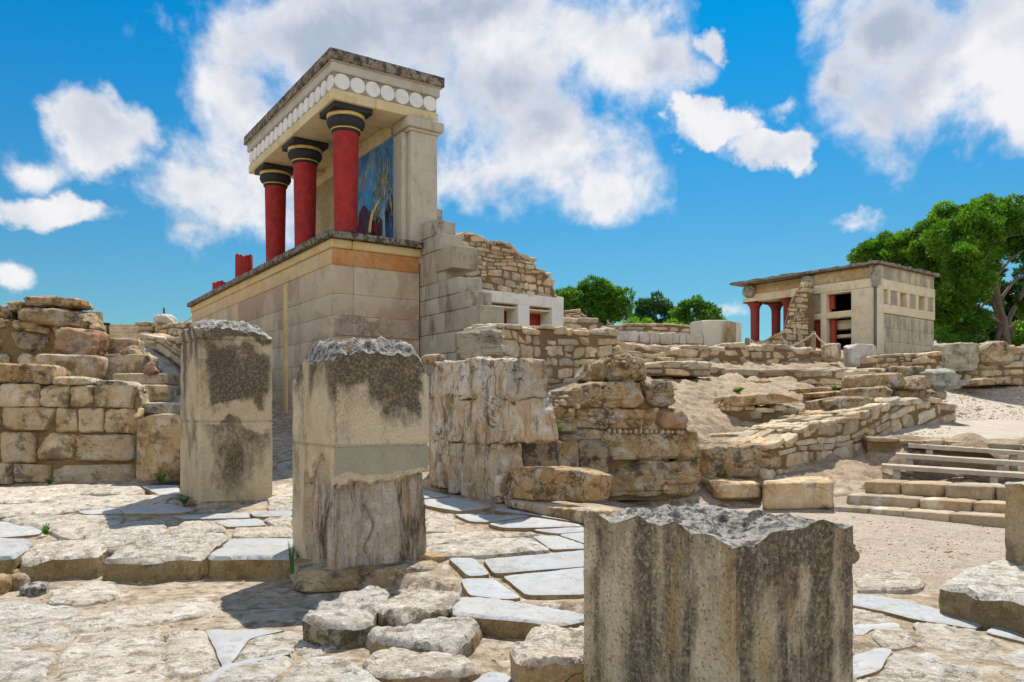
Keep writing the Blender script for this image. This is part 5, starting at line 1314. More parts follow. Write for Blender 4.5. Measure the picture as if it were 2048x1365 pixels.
BR = [
 ('big flat capstone on the short rubble pier in the dirt slope', [(1466, 790), (1560, 786), (1620, 802), (1590, 816), (1462, 817)], 14.2, 1.2, 'rock', 'capstone'),
 ('long rounded stone capping the top row of the diagonal wall', [(1722, 750), (1808, 744), (1825, 776), (1716, 777)], 15.8, .8, 'rock', 'stone block'),
 ('rounded grey stone topping the diagonal wall', [(1806, 732), (1850, 731), (1861, 762), (1802, 764)], 16.6, .8, 'rock', 'stone block'),
 ('dark pitted boulder at the upper right end of the diagonal wall', [(1868, 742), (1915, 738), (1933, 775), (1872, 784)], 16.2, 1.0, 'rock2', 'boulder'),
 ('smaller triangular stone left of the dark pitted boulder', [(1840, 757), (1858, 750), (1878, 778), (1826, 780)], 15.6, .6, 'rock', 'boulder'),
 ('long lower boulder under the dark pitted boulder', [(1800, 780), (1890, 776), (1911, 800), (1870, 815), (1800, 800)], 15.9, 1.0, 'rock', 'boulder'),
 ('stone under the long rounded capping stone', [(1726, 776), (1790, 772), (1800, 800), (1724, 800)], 15.3, .8, 'rock', 'stone block'),
 ('flat slab stone in the middle of the diagonal wall top', [(1652, 796), (1755, 793), (1762, 828), (1700, 832), (1650, 824)], 14.6, .9, 'rock', 'stone block'),
 ('thin slab stone one step below the flat slab stone', [(1630, 826), (1708, 823), (1714, 838), (1634, 842)], 14.0, .8, 'rock', 'stone block'),
 ('knobbly stone beside the capstone pier', (1592, 832, 1622, 862), 13.8, .5, 'rock', 'stone block'),
 ('small block at the lower end of the diagonal wall top', (1618, 856, 1663, 880), 13.4, .5, 'rock', 'stone block'),
 ('largest smooth-topped block at the lower left end of the diagonal wall', [(1408, 892), (1530, 887), (1548, 955), (1408, 965)], 12.3, .9, 'rock', 'stone block'),
 ('flat rough stones topping the mound behind the largest smooth-topped block', [(1415, 868), (1530, 866), (1550, 884), (1415, 884)], 13.3, .7, 'pale', 'stone block'),
 ('long low base block under the largest smooth-topped block', [(1428, 962), (1532, 966), (1532, 1002), (1440, 1000)], 11.8, .8, 'ashlar', 'stone block'),
 ('flat outcrop stone lying in the dirt above the capstone pier', [(1500, 760), (1545, 762), (1568, 778), (1520, 782), (1490, 768)], 18.6, .9, 'rock', 'rock'),
 ('low flat stone lying in the dirt near the right rubble wall', [(1950, 759), (1990, 757), (2004, 770), (1946, 771)], 20.8, .8, 'rock', 'rock'),
 ('long thin outcrop stone in the dirt left of the diagonal wall', [(1640, 786), (1720, 780), (1735, 790), (1650, 797)], 16.2, .8, 'rock', 'rock'),
 ('flat stone sunk in the dirt right of the flat outcrop stone', [(1590, 778), (1660, 774), (1680, 783), (1600, 788)], 17.2, .8, 'rock', 'rock')]
for i, (lab, q, y, th, mt, ct) in enumerate(BR):
    if len(q) == 5: q = [q[0], q[1], q[2], q[4]] if not isinstance(q[0], int) else q
    nmz = {'capstone': 'capstone', 'stone block': 'stone_block', 'boulder': 'boulder', 'rock': 'outcrop_stone'}[ct]
    block(nmz, lab, q, y, y + .15, th, mt, cat=ct, n=28, k=7, seed=150 + i, amp=.035, chops=9, chopd=.76)
terr('short rubble pier under the big flat capstone', 1462, 14.3, 1598, 14.6, [(1462, 814), (1598, 814)], [(1462, 862), (1598, 866)], 1.0, 22, 28, 83, n=8, amp=.03, ragged=.05)
terr('long diagonal rubble wall climbing toward the dark pitted boulder', 1540, 12.3, 1912, 16.5, [(1540, 895), (1600, 858), (1650, 838), (1700, 832), (1760, 815), (1800, 798), (1912, 808)], [(1540, 968), (1600, 960), (1650, 952), (1700, 944), (1760, 915), (1800, 880), (1912, 842)], 1.0, 20, 20, 84, n=8, amp=.03, ragged=.3)
terr('rubble fill stepping up behind the diagonal wall face', 1600, 13.9, 1800, 15.6, [(1600, 850), (1680, 832), (1800, 798)], [(1600, 890), (1680, 880), (1800, 840)], 1.0, 18, 26, 85, n=7, amp=.04, ragged=.5)
block('platform_block', 'square pinkish-brown platform block beside the low stone steps', [(1526, 966), (1668, 964), (1668, 1018), (1526, 1022)], 11.6, 11.3, 1.0, 'ashlar', cat='stone block', n=26, k=14, seed=141, amp=.015)
# stone steps
plS = Plane(1668, 11.3, 2020, 9.7)
st = thing('stone_steps', 'three low worn stone steps beneath the wooden boards', 'steps', P(1850, 1030, 10.6))
g = Geo(); rgs = random.Random(6)
for k, (xs_, y0a, y0b, ha, hb, off) in enumerate([([1668, 1738, 1806, 1900, 2030], 1012, 1034, 20, 26, .0), ([1690, 1838, 1945, 2060], 987, 1008, 27, 30, -.30), ([1728, 1800, 1890, 1990, 2080], 960, 974, 24, 30, -.62)]):
    g = Geo()
    for x0, x1 in zip(xs_[:-1], xs_[1:]):
        f = lambda x, a, b: a + (b - a) * (x - 1668) / 352
        cell(g, [(x0, f(x0, y0a, y0b)), (x1 - 1, f(x1, y0a, y0b)), (x1 - 1, f(x1, y0a + ha, y0b + hb)), (x0, f(x0, y0a + ha, y0b + hb))], Plane(1668, 11.3 - off * 1.1, 2020, 9.7 - off * 1.1), .55, off=rgs.uniform(0, .03), n=16, k=10, amp=.012, seed=700 + int(x0), chops=2, chopd=.95)
    obj('step', g, M['ashlar2'], parent=st, sharp=38)
terr('retaining wall of earth and stone behind the wooden boards', 1735, 13.65, 2300, 13.0, [(1735, 874), (1830, 880), (1940, 886), (2300, 904)], [(1735, 945), (1830, 950), (1940, 955), (2300, 970)], .5, 24, 60, 86, n=8, amp=.02, mat='mortarstone', ragged=.0)
block('rough_stone', 'foot slab on which the lowest board leans at its left', (1690, 948, 1752, 962), 12.9, 12.8, .5, 'flag', n=10, k=6, seed=143)

# wooden boards on short legs
for i, (x0, y0, y1, Y0, Y1, legs, lab) in enumerate([(1817, 892, 908, 13.3, 12.6, (1852, 2021), 'topmost and shortest wooden board of the boardwalk steps'), (1792, 912, 929, 12.9, 12.1, (1812, 1993), 'middle wooden board of the boardwalk steps'), (1763, 934, 953, 12.5, 11.6, (1785, 1980), 'lowest and longest wooden board of the boardwalk steps')]):
    pl = Plane(x0, Y0, 2048, Y1); t = thing('wooden_board', lab, 'board', P(x0 + 40, y0 + 30, Y0), 'three wooden boards of the boardwalk steps')
    a = P(x0, y0, Y0); a[2] = EYE - (y0 - HZ) / F * Y0; b = pl.at(2048, y1); ax = b - a; L_ = np.linalg.norm(ax); ax /= L_; nv = np.array([pl.n[0], pl.n[1], 0])
    for (o_, w_) in ((0, .20), (-.21, .20)):
        g = Geo(); v, q = boxgrid(40, 4, 2); wv = np.array(a) + np.outer((v[:, 0] + 1) / 2 * (L_ * 1.6), ax) + np.outer(o_ - (v[:, 1] + 1) / 2 * w_, nv); wv[:, 2] += v[:, 2] * .034 + .004 * fbm(wv * 5 + i, 3); g.add(wv, q)
        obj('plank', g, M['plank'], parent=t, sharp=30)
    for lx in legs:
        c = pl.at(lx, 900); tt = (c[0] - a[0]) / ax[0]; top = a + ax * tt; g = Geo()
        cbox(g, [top[0], top[1], top[2] - .30] - nv * .15, [norm(ax * [1, 1, 0]), nv, Z3], (.11, .10, .275)); obj('leg', g, M['plank'], parent=t)
    if i == 1 or i == 0: pass

# ------------------------------------------------------------------ the columned house on the right
LH = np.array([-.611, .792, 0.]); LH /= np.linalg.norm(LH); RH = np.array([-LH[1] * -1, LH[0] * -1 * -1, 0.]); RH = np.array([LH[1], -LH[0], 0.])
YH = 30.0; HC = np.array([(1755 - CX) / F * YH, YH, 0.])
def hz_(py, Y=YH): return EYE + (HZ - py) / F * Y
def ha(px, b=0.0):        # distance along LH for a photo column
    o = HC + b * RH; r = (px - CX) / F; return (r * o[1] - o[0]) / (LH[0] - r * LH[1])
def hb(px, a=0.0):
    o = HC + a * LH; r = (px - CX) / F; return (r * o[1] - o[0]) / (RH[0] - r * RH[1])
def hw(a, b, z): return HC + a * LH + b * RH + np.array([0, 0, z])
def hbox(g, a0, a1, b0, b1, z0, z1, r=.015, tint=(1, 1, 1), mi=0): cbox(g, hw(a0, b0, z0), [LH, RH, Z3], (a1 - a0, b1 - b0, z1 - z0), r=r, tint=tint, mi=mi)
def hrough(g, a0, a1, b0, b1, z0, z1, nn, amp=.04, f=5, mi=0, k=6):
    v, q = boxgrid(*nn); u = superell(v, k); r_ = HC + np.outer(a0 + (u[:, 0] + 1) / 2 * (a1 - a0), LH) + np.outer(b0 + (u[:, 1] + 1) / 2 * (b1 - b0), RH); r_[:, 2] = z0 + (u[:, 2] + 1) / 2 * (z1 - z0)
    c = r_.mean(0); r_ += amp * fbm(r_ * f, 4)[:, None] * norm(r_ - c); g.add(r_, q, mi=mi)
house = thing('columned_house', 'cream flat-roofed ruin with dark red columns on its open left side', 'building', HC + np.array([0, 0, 3.6]))
zG = 3.2; zBm = hz_(573); zBt = hz_(556); zW0, zW1 = hz_(606), hz_(576); zR = hz_(526); zRt = hz_(514)
A1 = ha(1652); A2 = ha(1606); A3 = ha(1470); B1 = hb(1869)
zM0, zM1 = hz_(624), hz_(606)
# right-hand face
g = Geo(); rg = random.Random(12)
hts = np.linspace(zG, zM0 - .02, 5)
for i in range(4):
    y = .12
    while y < B1:
        w_ = rg.uniform(.7, 1.1); y2 = min(B1, y + w_); hbox(g, .02 + rg.uniform(0, .006), .4, y + .003, y2 - .003, hts[i] + .003, hts[i + 1] - .003, r=.008, tint=rtint(np.random.RandomState(rg.randrange(9999)), .05, .02)); y = y2
obj('side_wall', g, M['sidewall'], parent=house); g = Geo()
y = .12
while y < B1:
    y2 = min(B1, y + 1.0); hbox(g, .02, .4, y + .003, y2 - .003, zBt + .003, zR - .05, r=.008, tint=rtint(np.random.RandomState(rg.randrange(9999)), .04, .02)); y = y2
obj('parapet', g, M['sidewall'], parent=house)
g = Geo(); hbox(g, -.02, .4, .0, B1 + .02, zM0, zM1); hbox(g, -.02, .4, .0, B1 + .02, zW1, zBt)
nwin = 6; bw0 = .12; cell_w = (B1 + .02 - bw0) / nwin
for i in range(nwin + 1):
    c = bw0 + i * cell_w; hbox(g, -.018, .4, max(0, c - .11), min(B1 + .018, c + .11), zM1 + .002, zW1 - .002)
obj('band_frame', g, M['cream'], parent=house)
for i in range(nwin):
    g = Geo(); dp = .34 if i % 2 == 0 else .03
    hbox(g, dp, .42, bw0 + i * cell_w + .112, bw0 + (i + 1) * cell_w - .112, zM1 + .003, zW1 - .003); obj('window_niche', g, M['nichem'] if i % 2 == 0 else M['wallstone'], parent=house)
# front: corner pier, frames, openings
g = Geo(); hbox(g, 0.0, ha(1703), -.03, .5, zG, zBm - .003); obj('corner_pier', g, M['cream'], parent=house)
g = Geo(); hbox(g, -.03, ha(1583), -.06, .45, zBm, zBt + .02); hbox(g, ha(1704), ha(1605), -.05, .4, hz_(628), hz_(615)); 
for (x0, x1) in ((1642, 1653), (1605, 1613)): hbox(g, ha(x1), ha(x0), -.045, .4, zG, zBm - .004)
hbox(g, ha(1703), ha(1652), -.04, .4, hz_(577) , hz_(573) - .004)
obj('frame', g, M['cream'], parent=house)
g = Geo(); hbox(g, ha(1642), ha(1612), .02, .4, hz_(613), zBm - .005); obj('grey_panel', g, M['wallstone'], parent=house)
for (x0, x1, y0, y1) in ((1654, 1662, 607, 578), (1656, 1664, 695, 628), (1622, 1634, 695, 628)):
    g = Geo(); hbox(g, ha(x1), ha(x0), .20, .38, hz_(y0), hz_(y1)); obj('red_jamb', g, M['redpanel'], parent=house)
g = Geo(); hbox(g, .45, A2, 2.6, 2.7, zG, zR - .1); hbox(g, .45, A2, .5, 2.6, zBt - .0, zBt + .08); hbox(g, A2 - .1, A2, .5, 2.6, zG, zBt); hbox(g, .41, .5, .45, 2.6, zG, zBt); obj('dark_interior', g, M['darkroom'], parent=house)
g = Geo(); c = hw(ha(1676), .9, 0); lathe(g, (c[0], c[1], zG), [(.20, 0), (.22, .62), (.36, .74), (.38, .80)], 24); obj('inner_column', g, M['rose'], parent=house, sharp=40)
g = Geo(); hbox(g, ha(1676) - .5, ha(1676) + .5, .5, 1.3, hz_(668), hz_(661)); hbox(g, ha(1676) - .45, ha(1676) + .6, .5, 1.2, hz_(650), hz_(631)); obj('inner_block', g, M['cream'], parent=house)
# ochre fascia and roof
g = Geo(); hrough(g, ha(1742), ha(1612), .1, .6, zBt + .02, zR - .03, (40, 6, 12), amp=.02); hbox(g, ha(1600), A3 - .25, .5, 1.0, zBt + .105, zR - .06); obj('ochre_fascia', g, M['ochrefascia'], parent=house)
for arg in ((-.06, .25, -.10, .25, zBm - .05, zR - .05, (8, 8, 16)), (ha(1627), ha(1597), .0, .7, zBm + .1, zR - .02, (12, 10, 14)), (A3 - .75, A3 - .2, .2, .9, zBm + .3, zR - .03, (12, 10, 14)), (ha(1608), ha(1588), -.05, .5, hz_(575), hz_(556), (10, 8, 8))):
    g = Geo(); hrough(g, *arg, amp=.06, k=4); obj('broken_stone', g, M['rock2'], parent=house, sharp=38)
g = Geo(); v, q = boxgrid(110, 60, 3); r_ = HC + np.outer(-.14 + (v[:, 0] + 1) / 2 * (A3 + .30), LH) + np.outer(-.20 + (v[:, 1] + 1) / 2 * (B1 + .34), RH); t = (v[:, 0] + 1) / 2
r_[:, 2] = zR - .03 + (v[:, 2] + 1) / 2 * (.10 + .03 * fbm(np.stack([v[:, 0] * 14, v[:, 1] * 9, 0 * t], 1), 4)) + .18 * 0
r_[:, :2] += (.015 * fbm(r_ * 4, 3))[:, None]; g.add(r_, q); obj('roof', g, M['slabdark2'], parent=house, sharp=38)
# portico side
g = Geo(); hbox(g, ha(1602), A3 - .35, .45, 1.0, zBm + .10, zBt + .10); hrough(g, A3 - .95, A3 - .1, .35, 1.1, zBm + .07, zBm + .28, (20, 14, 8), amp=.03, k=6); hbox(g, A2, A3 - .3, 2.4, 2.9, zBm + .1, zBt + .1); hbox(g, A3 - .8, A3 - .35, 1.0, 2.4, zBm + .1, zBt + .08)
obj('entablature', g, M['cream'], parent=house)
def hcol(px, b, y0, y1, r):
    c = hw(ha(px, b), b, 0); zt = EYE + (HZ - y1) / F * c[1]; zb = 3.0
    g = Geo(); lathe(g, (c[0], c[1], zb), [(r * .88, 0), (r, zt - zb - .42), (r * 1.0, zt - zb - .40)], 32); s = obj('column', g, M['rose'], parent=house, sharp=45)
    g = Geo(); lathe(g, (c[0], c[1], zt - .40), [(r * 1.0, 0), (r * 1.15, .03), (r * 1.08, .06), (r * 1.25, .14), (r * 1.7, .24), (r * 1.75, .28)], 32); obj('capital', g, M['rose'], parent=s, sharp=45)
    g = Geo(); cbox(g, np.array([c[0], c[1], zt - .118]) - LH * r * 1.9 - RH * r * 1.9, [LH, RH, Z3], (r * 3.8, r * 3.8, .05)); obj('abacus', g, M['rosedark'], parent=s)
    g = Geo(); cbox(g, np.array([c[0], c[1], zt - .066]) - LH * r * 1.5 - RH * r * 1.5, [LH, RH, Z3], (r * 3.0, r * 3.0, .10)); cbox(g, np.array([c[0], c[1], zt + .036]) - LH * r * 1.9 - RH * r * 1.9, [LH, RH, Z3], (r * 3.8, r * 3.8, .05)); obj('upper_block', g, M['cream'], parent=s)
hcol(1510, .75, 700, 602, .20); hcol(1552, 1.6, 700, 604, .20); hcol(1576, .9, 700, 592, .20)
g = Geo(); hbox(g, ha(1756) - .0, ha(1756) + .0 + .001 + .07, -.14, -.07, zG, zBm - .0, r=.03); tube(g, [hw(.04, -.12, zG), hw(.04, -.12, zBm - .02)], .045, 8); obj('drain_pipe', g, M['pipe'], parent=house)
plW = Plane(1500, 33.6, 1655, 30.6)
g = Geo(); rubble(g, plW, [(1515, 690), (1545, 672), (1575, 655), (1582, 600), (1600, 572), (1606, 566), (1610, 566)], [(1515, 720), (1545, 720), (1575, 720), (1582, 720), (1600, 720), (1606, 720), (1610, 720)], .6, 8.5, 12, seed=91, amp=.03, n=6, ragged=.4, proud=.05)
obj('broken_wall', g, [M['rubble'], M['mortar']], parent=house, label='ragged broken rubble end wall', sharp=38)
# posts with rope
pr = [(1496, 702, 676, 26.3), (1628, 706, 663, 26.0), (1662, 716, 690, 25.4)]
for i, (x, y0, y1, Y) in enumerate(pr[:2]):
    g = Geo(); cbox(g, P(x - 4, y0 + 8, Y), [(1, 0, 0), (0, 1, 0), Z3], (8 / F * Y, .13, (y0 + 8 - y1) / F * Y)); obj('rope_post', g, M['wood'], label=['grey wooden rope post near the dark-striped concrete block', 'taller grey wooden rope post before the house doorway'][i], cat='post')
def rope(lab, a, b, sag, r=.028):
    g = Geo(); tube(g, [a * (1 - t) + b * t - np.array([0, 0, sag * 4 * t * (1 - t)]) for t in np.linspace(0, 1, 16)], r, 6); obj('rope', g, M['rope'], label=lab, cat='rope')
rope('long pale rope sagging between the two grey wooden posts', P(1498, 679, 26.2), P(1627, 668, 25.95), .38)
rope('short rope dropping right from the taller grey wooden post', P(1629, 667, 25.95), P(1663, 692, 25.3), .10)
for i, (x, y0, y1) in enumerate([(1216, 662, 640), (1258, 664, 640)]):
    g = Geo(); cbox(g, P(x - 2, y0, 24.5), [(1, 0, 0), (0, 1, 0), Z3], (.06, .06, (y0 - y1) / F * 24.5)); obj('rope_post', g, M['wood'], label=['thin dark rope post left of the pale upright slabs', 'thin dark rope post above the widest pale upright slab'][i], cat='post')
rope('thin rope sagging between the two thin dark posts', P(1216, 645, 24.5), P(1258, 645, 24.5), .12, .015)

# ------------------------------------------------------------------ trees
def leaves(centres, radii, per, size, seed, flat=.8, cx=None):
    rs = np.random.RandomState(seed); V, C_ = [], []
    for c, r in zip(centres, radii):
        n = int(per * r * r); d = norm(rs.normal(size=(n, 3))); d[:, 2] *= 1; d = norm(d)
        rad = r * (1 - .45 * rs.rand(n) ** 2.2)
        bump = 1 + .16 * fbm(d * 2.6 + rs.rand() * 50, 3)
        p = c + d * (rad * bump)[:, None] * np.array([1, 1, flat])
        out = norm(d + rs.normal(size=(n, 3)) * .55 + np.array([0, 0, .35])); t = norm(np.cross(out, rs.normal(size=(n, 3))))
        s = size * rs.uniform(.6, 1.4, n)[:, None]
        tri = np.stack([p - t * s * .34, p + t * s * .34, p + out * s * 1.15], 1); V.append(tri.reshape(-1, 3))
        tone = np.repeat(rs.uniform(.75, 1.25, n) * rs.uniform(.9, 1.12), 3); C_.append(np.stack([tone * 1.0, tone, tone * .9], 1))
    V = np.concatenate(V); return V, np.arange(len(V)).reshape(-1, 3), np.concatenate(C_)


def tree(label, base, clumps, trunk, lm, seed, size=.16, per=900, name='pine_tree', limbs=(), group=None, flat=.75, core=True):
    """clumps = (px, py, distance, radius px) of each foliage mass"""
    t = thing(name, label, 'tree', base, group); cs, rs_ = [], []; rg = np.random.RandomState(seed)
    for (x, y, Y, r) in clumps:
        c = P(x, y, Y); rm = r / F * Y; k = max(4, int(7 + (rm / .5) ** 2 * 1.3)) if rm > .5 else 2
        for _ in range(k):
            d = norm(rg.normal(size=(1, 3)))[0]; cs.append(c + d * rm * rg.uniform(.25, .92) * np.array([1, 1, .85])); rs_.append(rm * rg.uniform(.30, .52) if rm > .5 else rm * .7)
    V, T, Cc = leaves(cs, rs_, per, size, seed, flat); g = Geo(); g.add(V, None, T, tint=Cc)
    obj('crown', g, M[lm], parent=t, smooth=False)
    g = Geo()
    for pts, r0, r1 in list(trunk) + list(limbs):
        q = [P(*p) for p in pts]; w_ = []
        for i in range(len(q) - 1):
            for s in range(6): w_.append(q[i] * (1 - s / 6) + q[i + 1] * s / 6)
        w_.append(q[-1]); w_ = np.array(w_); w_ = w_ + .10 * r0 / .2 * np.stack([vnoise(w_ * 1.1 + seed + k * 9) for k in range(3)], 1); tube(g, list(w_), r0, 8, r1=r1)
    obj('trunk', g, M['bark'], parent=t)
    return t


D = 38
def Q(*a): return a
tree('big pine at far right with bare leaning trunks and drooping clumps', P(1985, 700, 36), [
    (1905, 480, 36, 48), (1950, 455, 36, 50), (1935, 520, 35, 42), (2010, 432, 37, 42), (2060, 440, 38, 50), (1965, 415, 38, 34), (1912, 575, 35, 46), (1900, 625, 35, 42), (1945, 560, 35, 36), (1960, 500, 36, 38), (2030, 470, 39, 34), (1920, 668, 36, 36), (2090, 480, 38, 60), (2120, 560, 38, 40), (1985, 600, 38, 26), (2050, 610, 40, 26), (1960, 640, 38, 34), (1915, 520, 35, 34), (1890, 600, 35, 34), (1925, 600, 35, 36), (1948, 590, 35, 30), (2005, 420, 39, 22), (2048, 428, 39, 30), (1985, 450, 37, 34), (1930, 640, 35.5, 34), (1975, 545, 36, 22), (2030, 690, 37, 22)],
    [([(2012, 715, 36), (2006, 640, 36), (1990, 570, 36), (1965, 500, 36), (1940, 450, 36)], .17, .07), ([(1990, 710, 37), (2000, 640, 37), (1960, 540, 37), (1930, 500, 37)], .13, .05), ([(2030, 715, 38), (2018, 640, 38), (2060, 560, 38), (2048, 470, 38), (2020, 430, 38)], .15, .05)], 'pine', 11, size=.13, per=2000,
    limbs=[([(2000, 600, 36.5), (2030, 560, 37), (2065, 545, 37)], .09, .03), ([(1985, 560, 36), (2020, 520, 37), (2048, 500, 37)], .09, .03), ([(2005, 650, 36), (1965, 625, 35.5), (1930, 600, 35)], .08, .02), ([(2010, 660, 36), (2050, 640, 36.5), (2080, 610, 37)], .07, .02), ([(1970, 520, 36), (1990, 480, 37), (2040, 470, 37)], .08, .02), ([(1975, 600, 36), (1940, 640, 35.5)], .06, .02), ([(2000, 690, 36), (1950, 670, 35.5), (1920, 650, 35)], .05, .02)])
tree('broad pine rising over the roof of the columned house', P(1900, 700, 41), [
    (1740, 500, 44, 32), (1775, 492, 44, 36), (1815, 500, 43, 42), (1850, 480, 43, 40), (1880, 462, 42, 40), (1905, 440, 42, 36), (1790, 520, 43, 36), (1860, 520, 42, 46), (1895, 510, 42, 44), (1720, 515, 45, 22), (1885, 590, 42, 46), (1900, 650, 42, 44), (1935, 470, 43, 40), (1940, 430, 43, 30), (1985, 440, 43, 36), (1985, 500, 44, 30)],
    [([(1940, 715, 42), (1925, 650, 42), (1900, 560, 42), (1880, 500, 42)], .28, .1), ([(1965, 715, 43), (1950, 640, 43), (1945, 540, 43), (1940, 450, 43)], .26, .08)], 'pine', 12, size=.145, per=1700,
    limbs=[([(1910, 590, 42), (1860, 540, 42.5), (1800, 510, 43)], .12, .04)])
tree('dark pine filling the gap behind the big pine trunks', P(1960, 700, 47), [(1915, 560, 47, 50), (1890, 620, 47, 45), (1930, 640, 47, 50), (1975, 660, 47, 34), (1920, 690, 46, 34), (1970, 700, 46, 30), (1955, 540, 47, 40), (2005, 640, 48, 36), (2050, 600, 48, 44), (2060, 660, 48, 40), (2020, 690, 47, 30), (2010, 580, 48, 30), (2090, 540, 48, 44)], [([(1950, 715, 47), (1940, 600, 47)], .2, .08)], 'pine_dark', 13, size=.2, per=900)
tree('rounded bright pine beside the white window frame', P(1200, 680, 46), [(1150, 600, 46, 36), (1170, 584, 46, 24), (1205, 582, 46, 26), (1135, 635, 46, 26), (1205, 640, 46, 26), (1190, 590, 46, 36), (1225, 605, 46, 36), (1135, 588, 46, 26), (1180, 622, 46, 36), (1232, 628, 46, 28), (1210, 578, 46, 22), (1130, 615, 46, 28), (1247, 612, 46, 16), (1160, 640, 46, 26)], [([(1214, 668, 46), (1213, 640, 46), (1195, 600, 46)], .16, .07), ([(1160, 668, 46), (1160, 620, 46)], .14, .06)], 'pine_far', 14, size=.15, per=1500, group=None)
tree('dark blue-green pine in the middle of the far row', P(1305, 680, 55), [(1290, 620, 55, 24), (1318, 612, 55, 26), (1342, 625, 55, 20), (1275, 640, 55, 20), (1305, 645, 55, 24), (1335, 648, 55, 20)], [([(1310, 672, 55), (1310, 620, 55)], .2, .1)], 'pine_dark2', 15, size=.2, per=900)
tree('rounded pine at the right end of the far row, left of the concrete block', P(1395, 680, 52), [(1370, 615, 52, 20), (1395, 612, 52, 22), (1372, 638, 52, 20), (1405, 640, 52, 22), (1425, 622, 52, 20), (1435, 642, 52, 16), (1358, 632, 52, 16)], [([(1400, 672, 52), (1398, 620, 52)], .18, .08)], 'pine_far', 16, size=.18, per=1000)
for i, (lab, x, y, r, Y) in enumerate([('yellow-green bush directly below the dark blue-green pine', 1285, 648, 14, 40), ('yellow-green bush between the two right-hand far pines', 1345, 652, 14, 40), ('yellow-green bush touching the concrete block', 1392, 656, 15, 38), ('small bright bush just right of the rounded bright pine', 1262, 643, 13, 42)]):
    tree(lab, P(x, y + r, Y), [(x, y, Y, r), (x - r * .8, y + r * .3, Y, r * .7), (x + r * .8, y + r * .2, Y, r * .7)], [([(x, y + 2 * r, Y), (x, y, Y)], .05, .03)], 'bush', 20 + i, size=.11, per=1800, name='bush', group='yellow-green bushes below the far pines')
tree('low bright hedge bush at the far right edge behind the rubble wall', P(2035, 690, 45), [(2045, 655, 45, 24), (2070, 665, 45, 28), (2028, 668, 45, 14)], [([(2045, 700, 45), (2045, 660, 45)], .06, .03)], 'bush', 27, size=.15, per=1000, name='bush')
tree('low green scrub at the foot of the side wall and the pines', P(1900, 700, 34), [(1885, 672, 34.5, 20), (1905, 680, 34, 16), (1928, 676, 35, 22), (1955, 686, 35, 16)], [([(1900, 705, 34), (1900, 680, 34)], .05, .03)], 'pine_far', 28, size=.12, per=1500, name='bush')

# ------------------------------------------------------------------ small plants
def weed(label, px, py, Y, h, w_, n, lm='weed', name='weed', seed=1, spiky=False):
    b = P(px, py, Y); hh, ww = h / F * Y, w_ / F * Y; rs = np.random.RandomState(seed); g = Geo()
    for i in range(n):
        an = rs.uniform(0, 6.28); ln = hh * rs.uniform(.5, 1.05); tip = b + np.array([math.cos(an) * ww * rs.uniform(.1, .5), math.sin(an) * ww * .4, ln]); mid = (b + tip) / 2 + np.array([0, 0, ln * .12])
        pts = [b + rs.normal(size=3) * [.012, .012, 0], mid, tip]; wd = .006
        V, T = [], []
        for p in pts[:2]: V += [p - [wd, 0, 0], p + [wd, 0, 0]]
        V.append(pts[2]); g.add(V, None, [[0, 1, 3], [0, 3, 2], [2, 3, 4]], tint=(rs.uniform(.7, 1.4),) * 3)
        for k in range(7):
            q = pts[0] * (1 - (k + 1) / 8) + pts[2] * (k + 1) / 8; a2 = rs.uniform(0, 6.28); L_ = ww * rs.uniform(.10, .22)
            d = np.array([math.cos(a2), math.sin(a2) * .7, rs.uniform(.1, .8)]); s = np.array([-d[1], d[0], 0]) * .28
            g.add([q, q + (d * .5 + s) * L_, q + d * L_, q + (d * .5 - s) * L_], [[0, 1, 2, 3]], tint=(rs.uniform(.7, 1.5),) * 3)
    obj(name, g, M[lm], label=label, cat='plant', smooth=False)
weed('tuft of green weed at the foot of the squared tan wall', 99, 969, 12.1, 14, 24, 16, seed=1)
weed('leafy weed against the big upright slab', 322, 968, 11.6, 26, 44, 16, seed=2)
weed('small weed growing from a paving joint behind the kerb blocks', 92, 1070, 8.35, 24, 24, 20, seed=3)
weed('tall feathery stalk at the left foot of the half-plastered pillar', 583, 1148, 7.0, 78, 16, 7, seed=4)
weed('tiny weed at the left foot of the tall pillar', 368, 1008, 9.6, 14, 40, 18, seed=5)
weed('dry straw-coloured weed on top of the squared tan wall', 135, 754, 12.6, 18, 22, 8, lm='dry', seed=6)
weed('pair of green seedlings in the hollow below the long blue-grey slab', 950, 1330, 5.25, 18, 20, 9, seed=7)
weed('bright seedling beside the pale stone in the same hollow', 978, 1316, 5.5, 16, 16, 8, lm='bush', seed=8)
weed('another seedling nearest the bottom of that hollow', 965, 1343, 5.1, 16, 14, 8, lm='bush', seed=18)
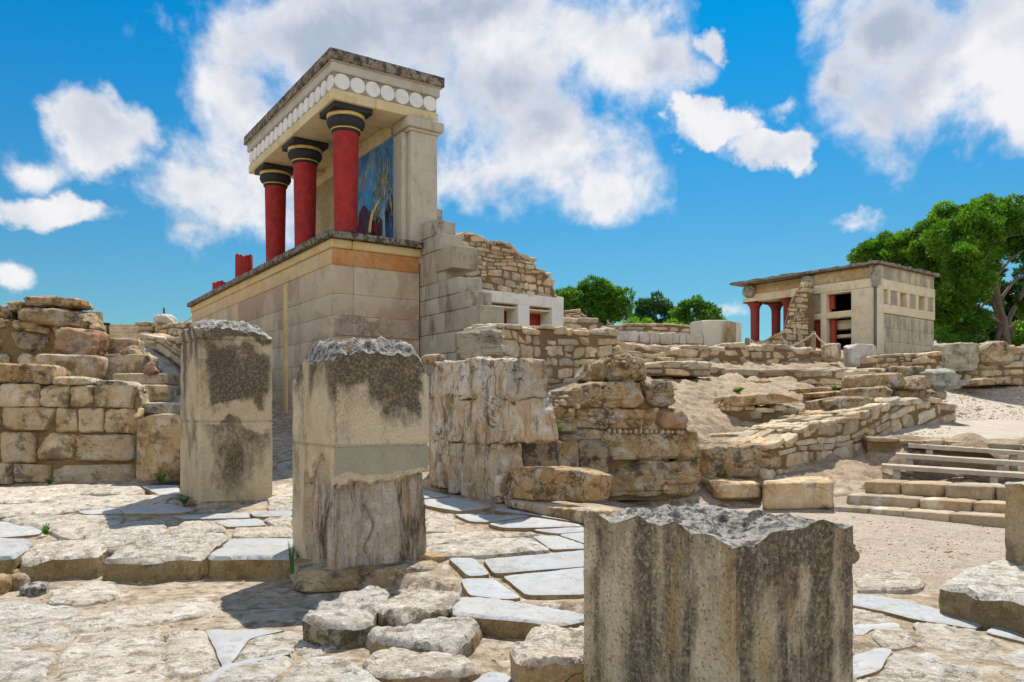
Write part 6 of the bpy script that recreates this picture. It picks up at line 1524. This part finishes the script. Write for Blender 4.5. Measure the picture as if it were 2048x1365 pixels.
weed('patch of light green creeping plant on the dirt slope', 1478, 784, 16.8, 9, 30, 60, lm='bush', seed=9)
weed('green moss clump in the hole between the white and ochre walls', 1116, 872, 10.9, 26, 26, 40, seed=10)
weed('small weed below the long rounded capping stone', 1668, 782, 16.4, 14, 20, 18, seed=11)
weed('weed in the joint of the top stone step', 1755, 975, 11.9, 12, 14, 12, seed=12)
weed('weed on the top stone step near its middle', 1889, 984, 11.4, 9, 14, 10, seed=13)
weed('tiny sprout among the lower flagstones', 393, 1263, 5.6, 7, 10, 8, seed=14)
# pebbles strewn about
g = Geo(); rs = np.random.RandomState(77); cnt = 0
for _ in range(6500):
    zone = rs.rand()
    if zone < .30: px, py = rs.uniform(1340, 1900), rs.uniform(745, 880)
    elif zone < .65: px, py = rs.uniform(1400, 2100), rs.uniform(1035, 1180)
    elif zone < .8: px, py = rs.uniform(1860, 2048), rs.uniform(765, 840)
    elif zone < .9: px, py = rs.uniform(-20, 1160), rs.uniform(1150, 1365)
    else: px, py = rs.uniform(0, 1200), rs.uniform(965, 1130)
    Ys = np.linspace(3.5, 24, 120); xs = (px - CX) / F * Ys; zr = EYE - (py - HZ) / F * Ys; hh = H(xs, Ys) ; k = np.argmax(zr < hh)
    if k == 0: continue
    f_ = (hh[k - 1] - zr[k - 1]) / ((hh[k - 1] - zr[k - 1]) - (hh[k] - zr[k])); Yk = Ys[k - 1] + (Ys[k] - Ys[k - 1]) * f_; xk = (px - CX) / F * Yk; p = np.array([xk, Yk, float(H(np.array([xk]), np.array([Yk]))[0])]); s = rs.uniform(.003, .013) * (1 if py > 900 else 2.4) * (1 + 1.5 * (rs.rand() < .05))
    v, q = boxgrid(2, 2, 2); u = norm(v) * s * rs.uniform(.6, 1.3, 3) * [1, 1, .6]; u += rs.normal(size=u.shape) * s * .12; g.add(u + p, q, tint=rtint(rs, .3, .06)); cnt += 1
obj('pebbles', g, M['rubble'], label='pebbles and stone chips strewn over the ground', cat='pebbles', kind='stuff', sharp=50)
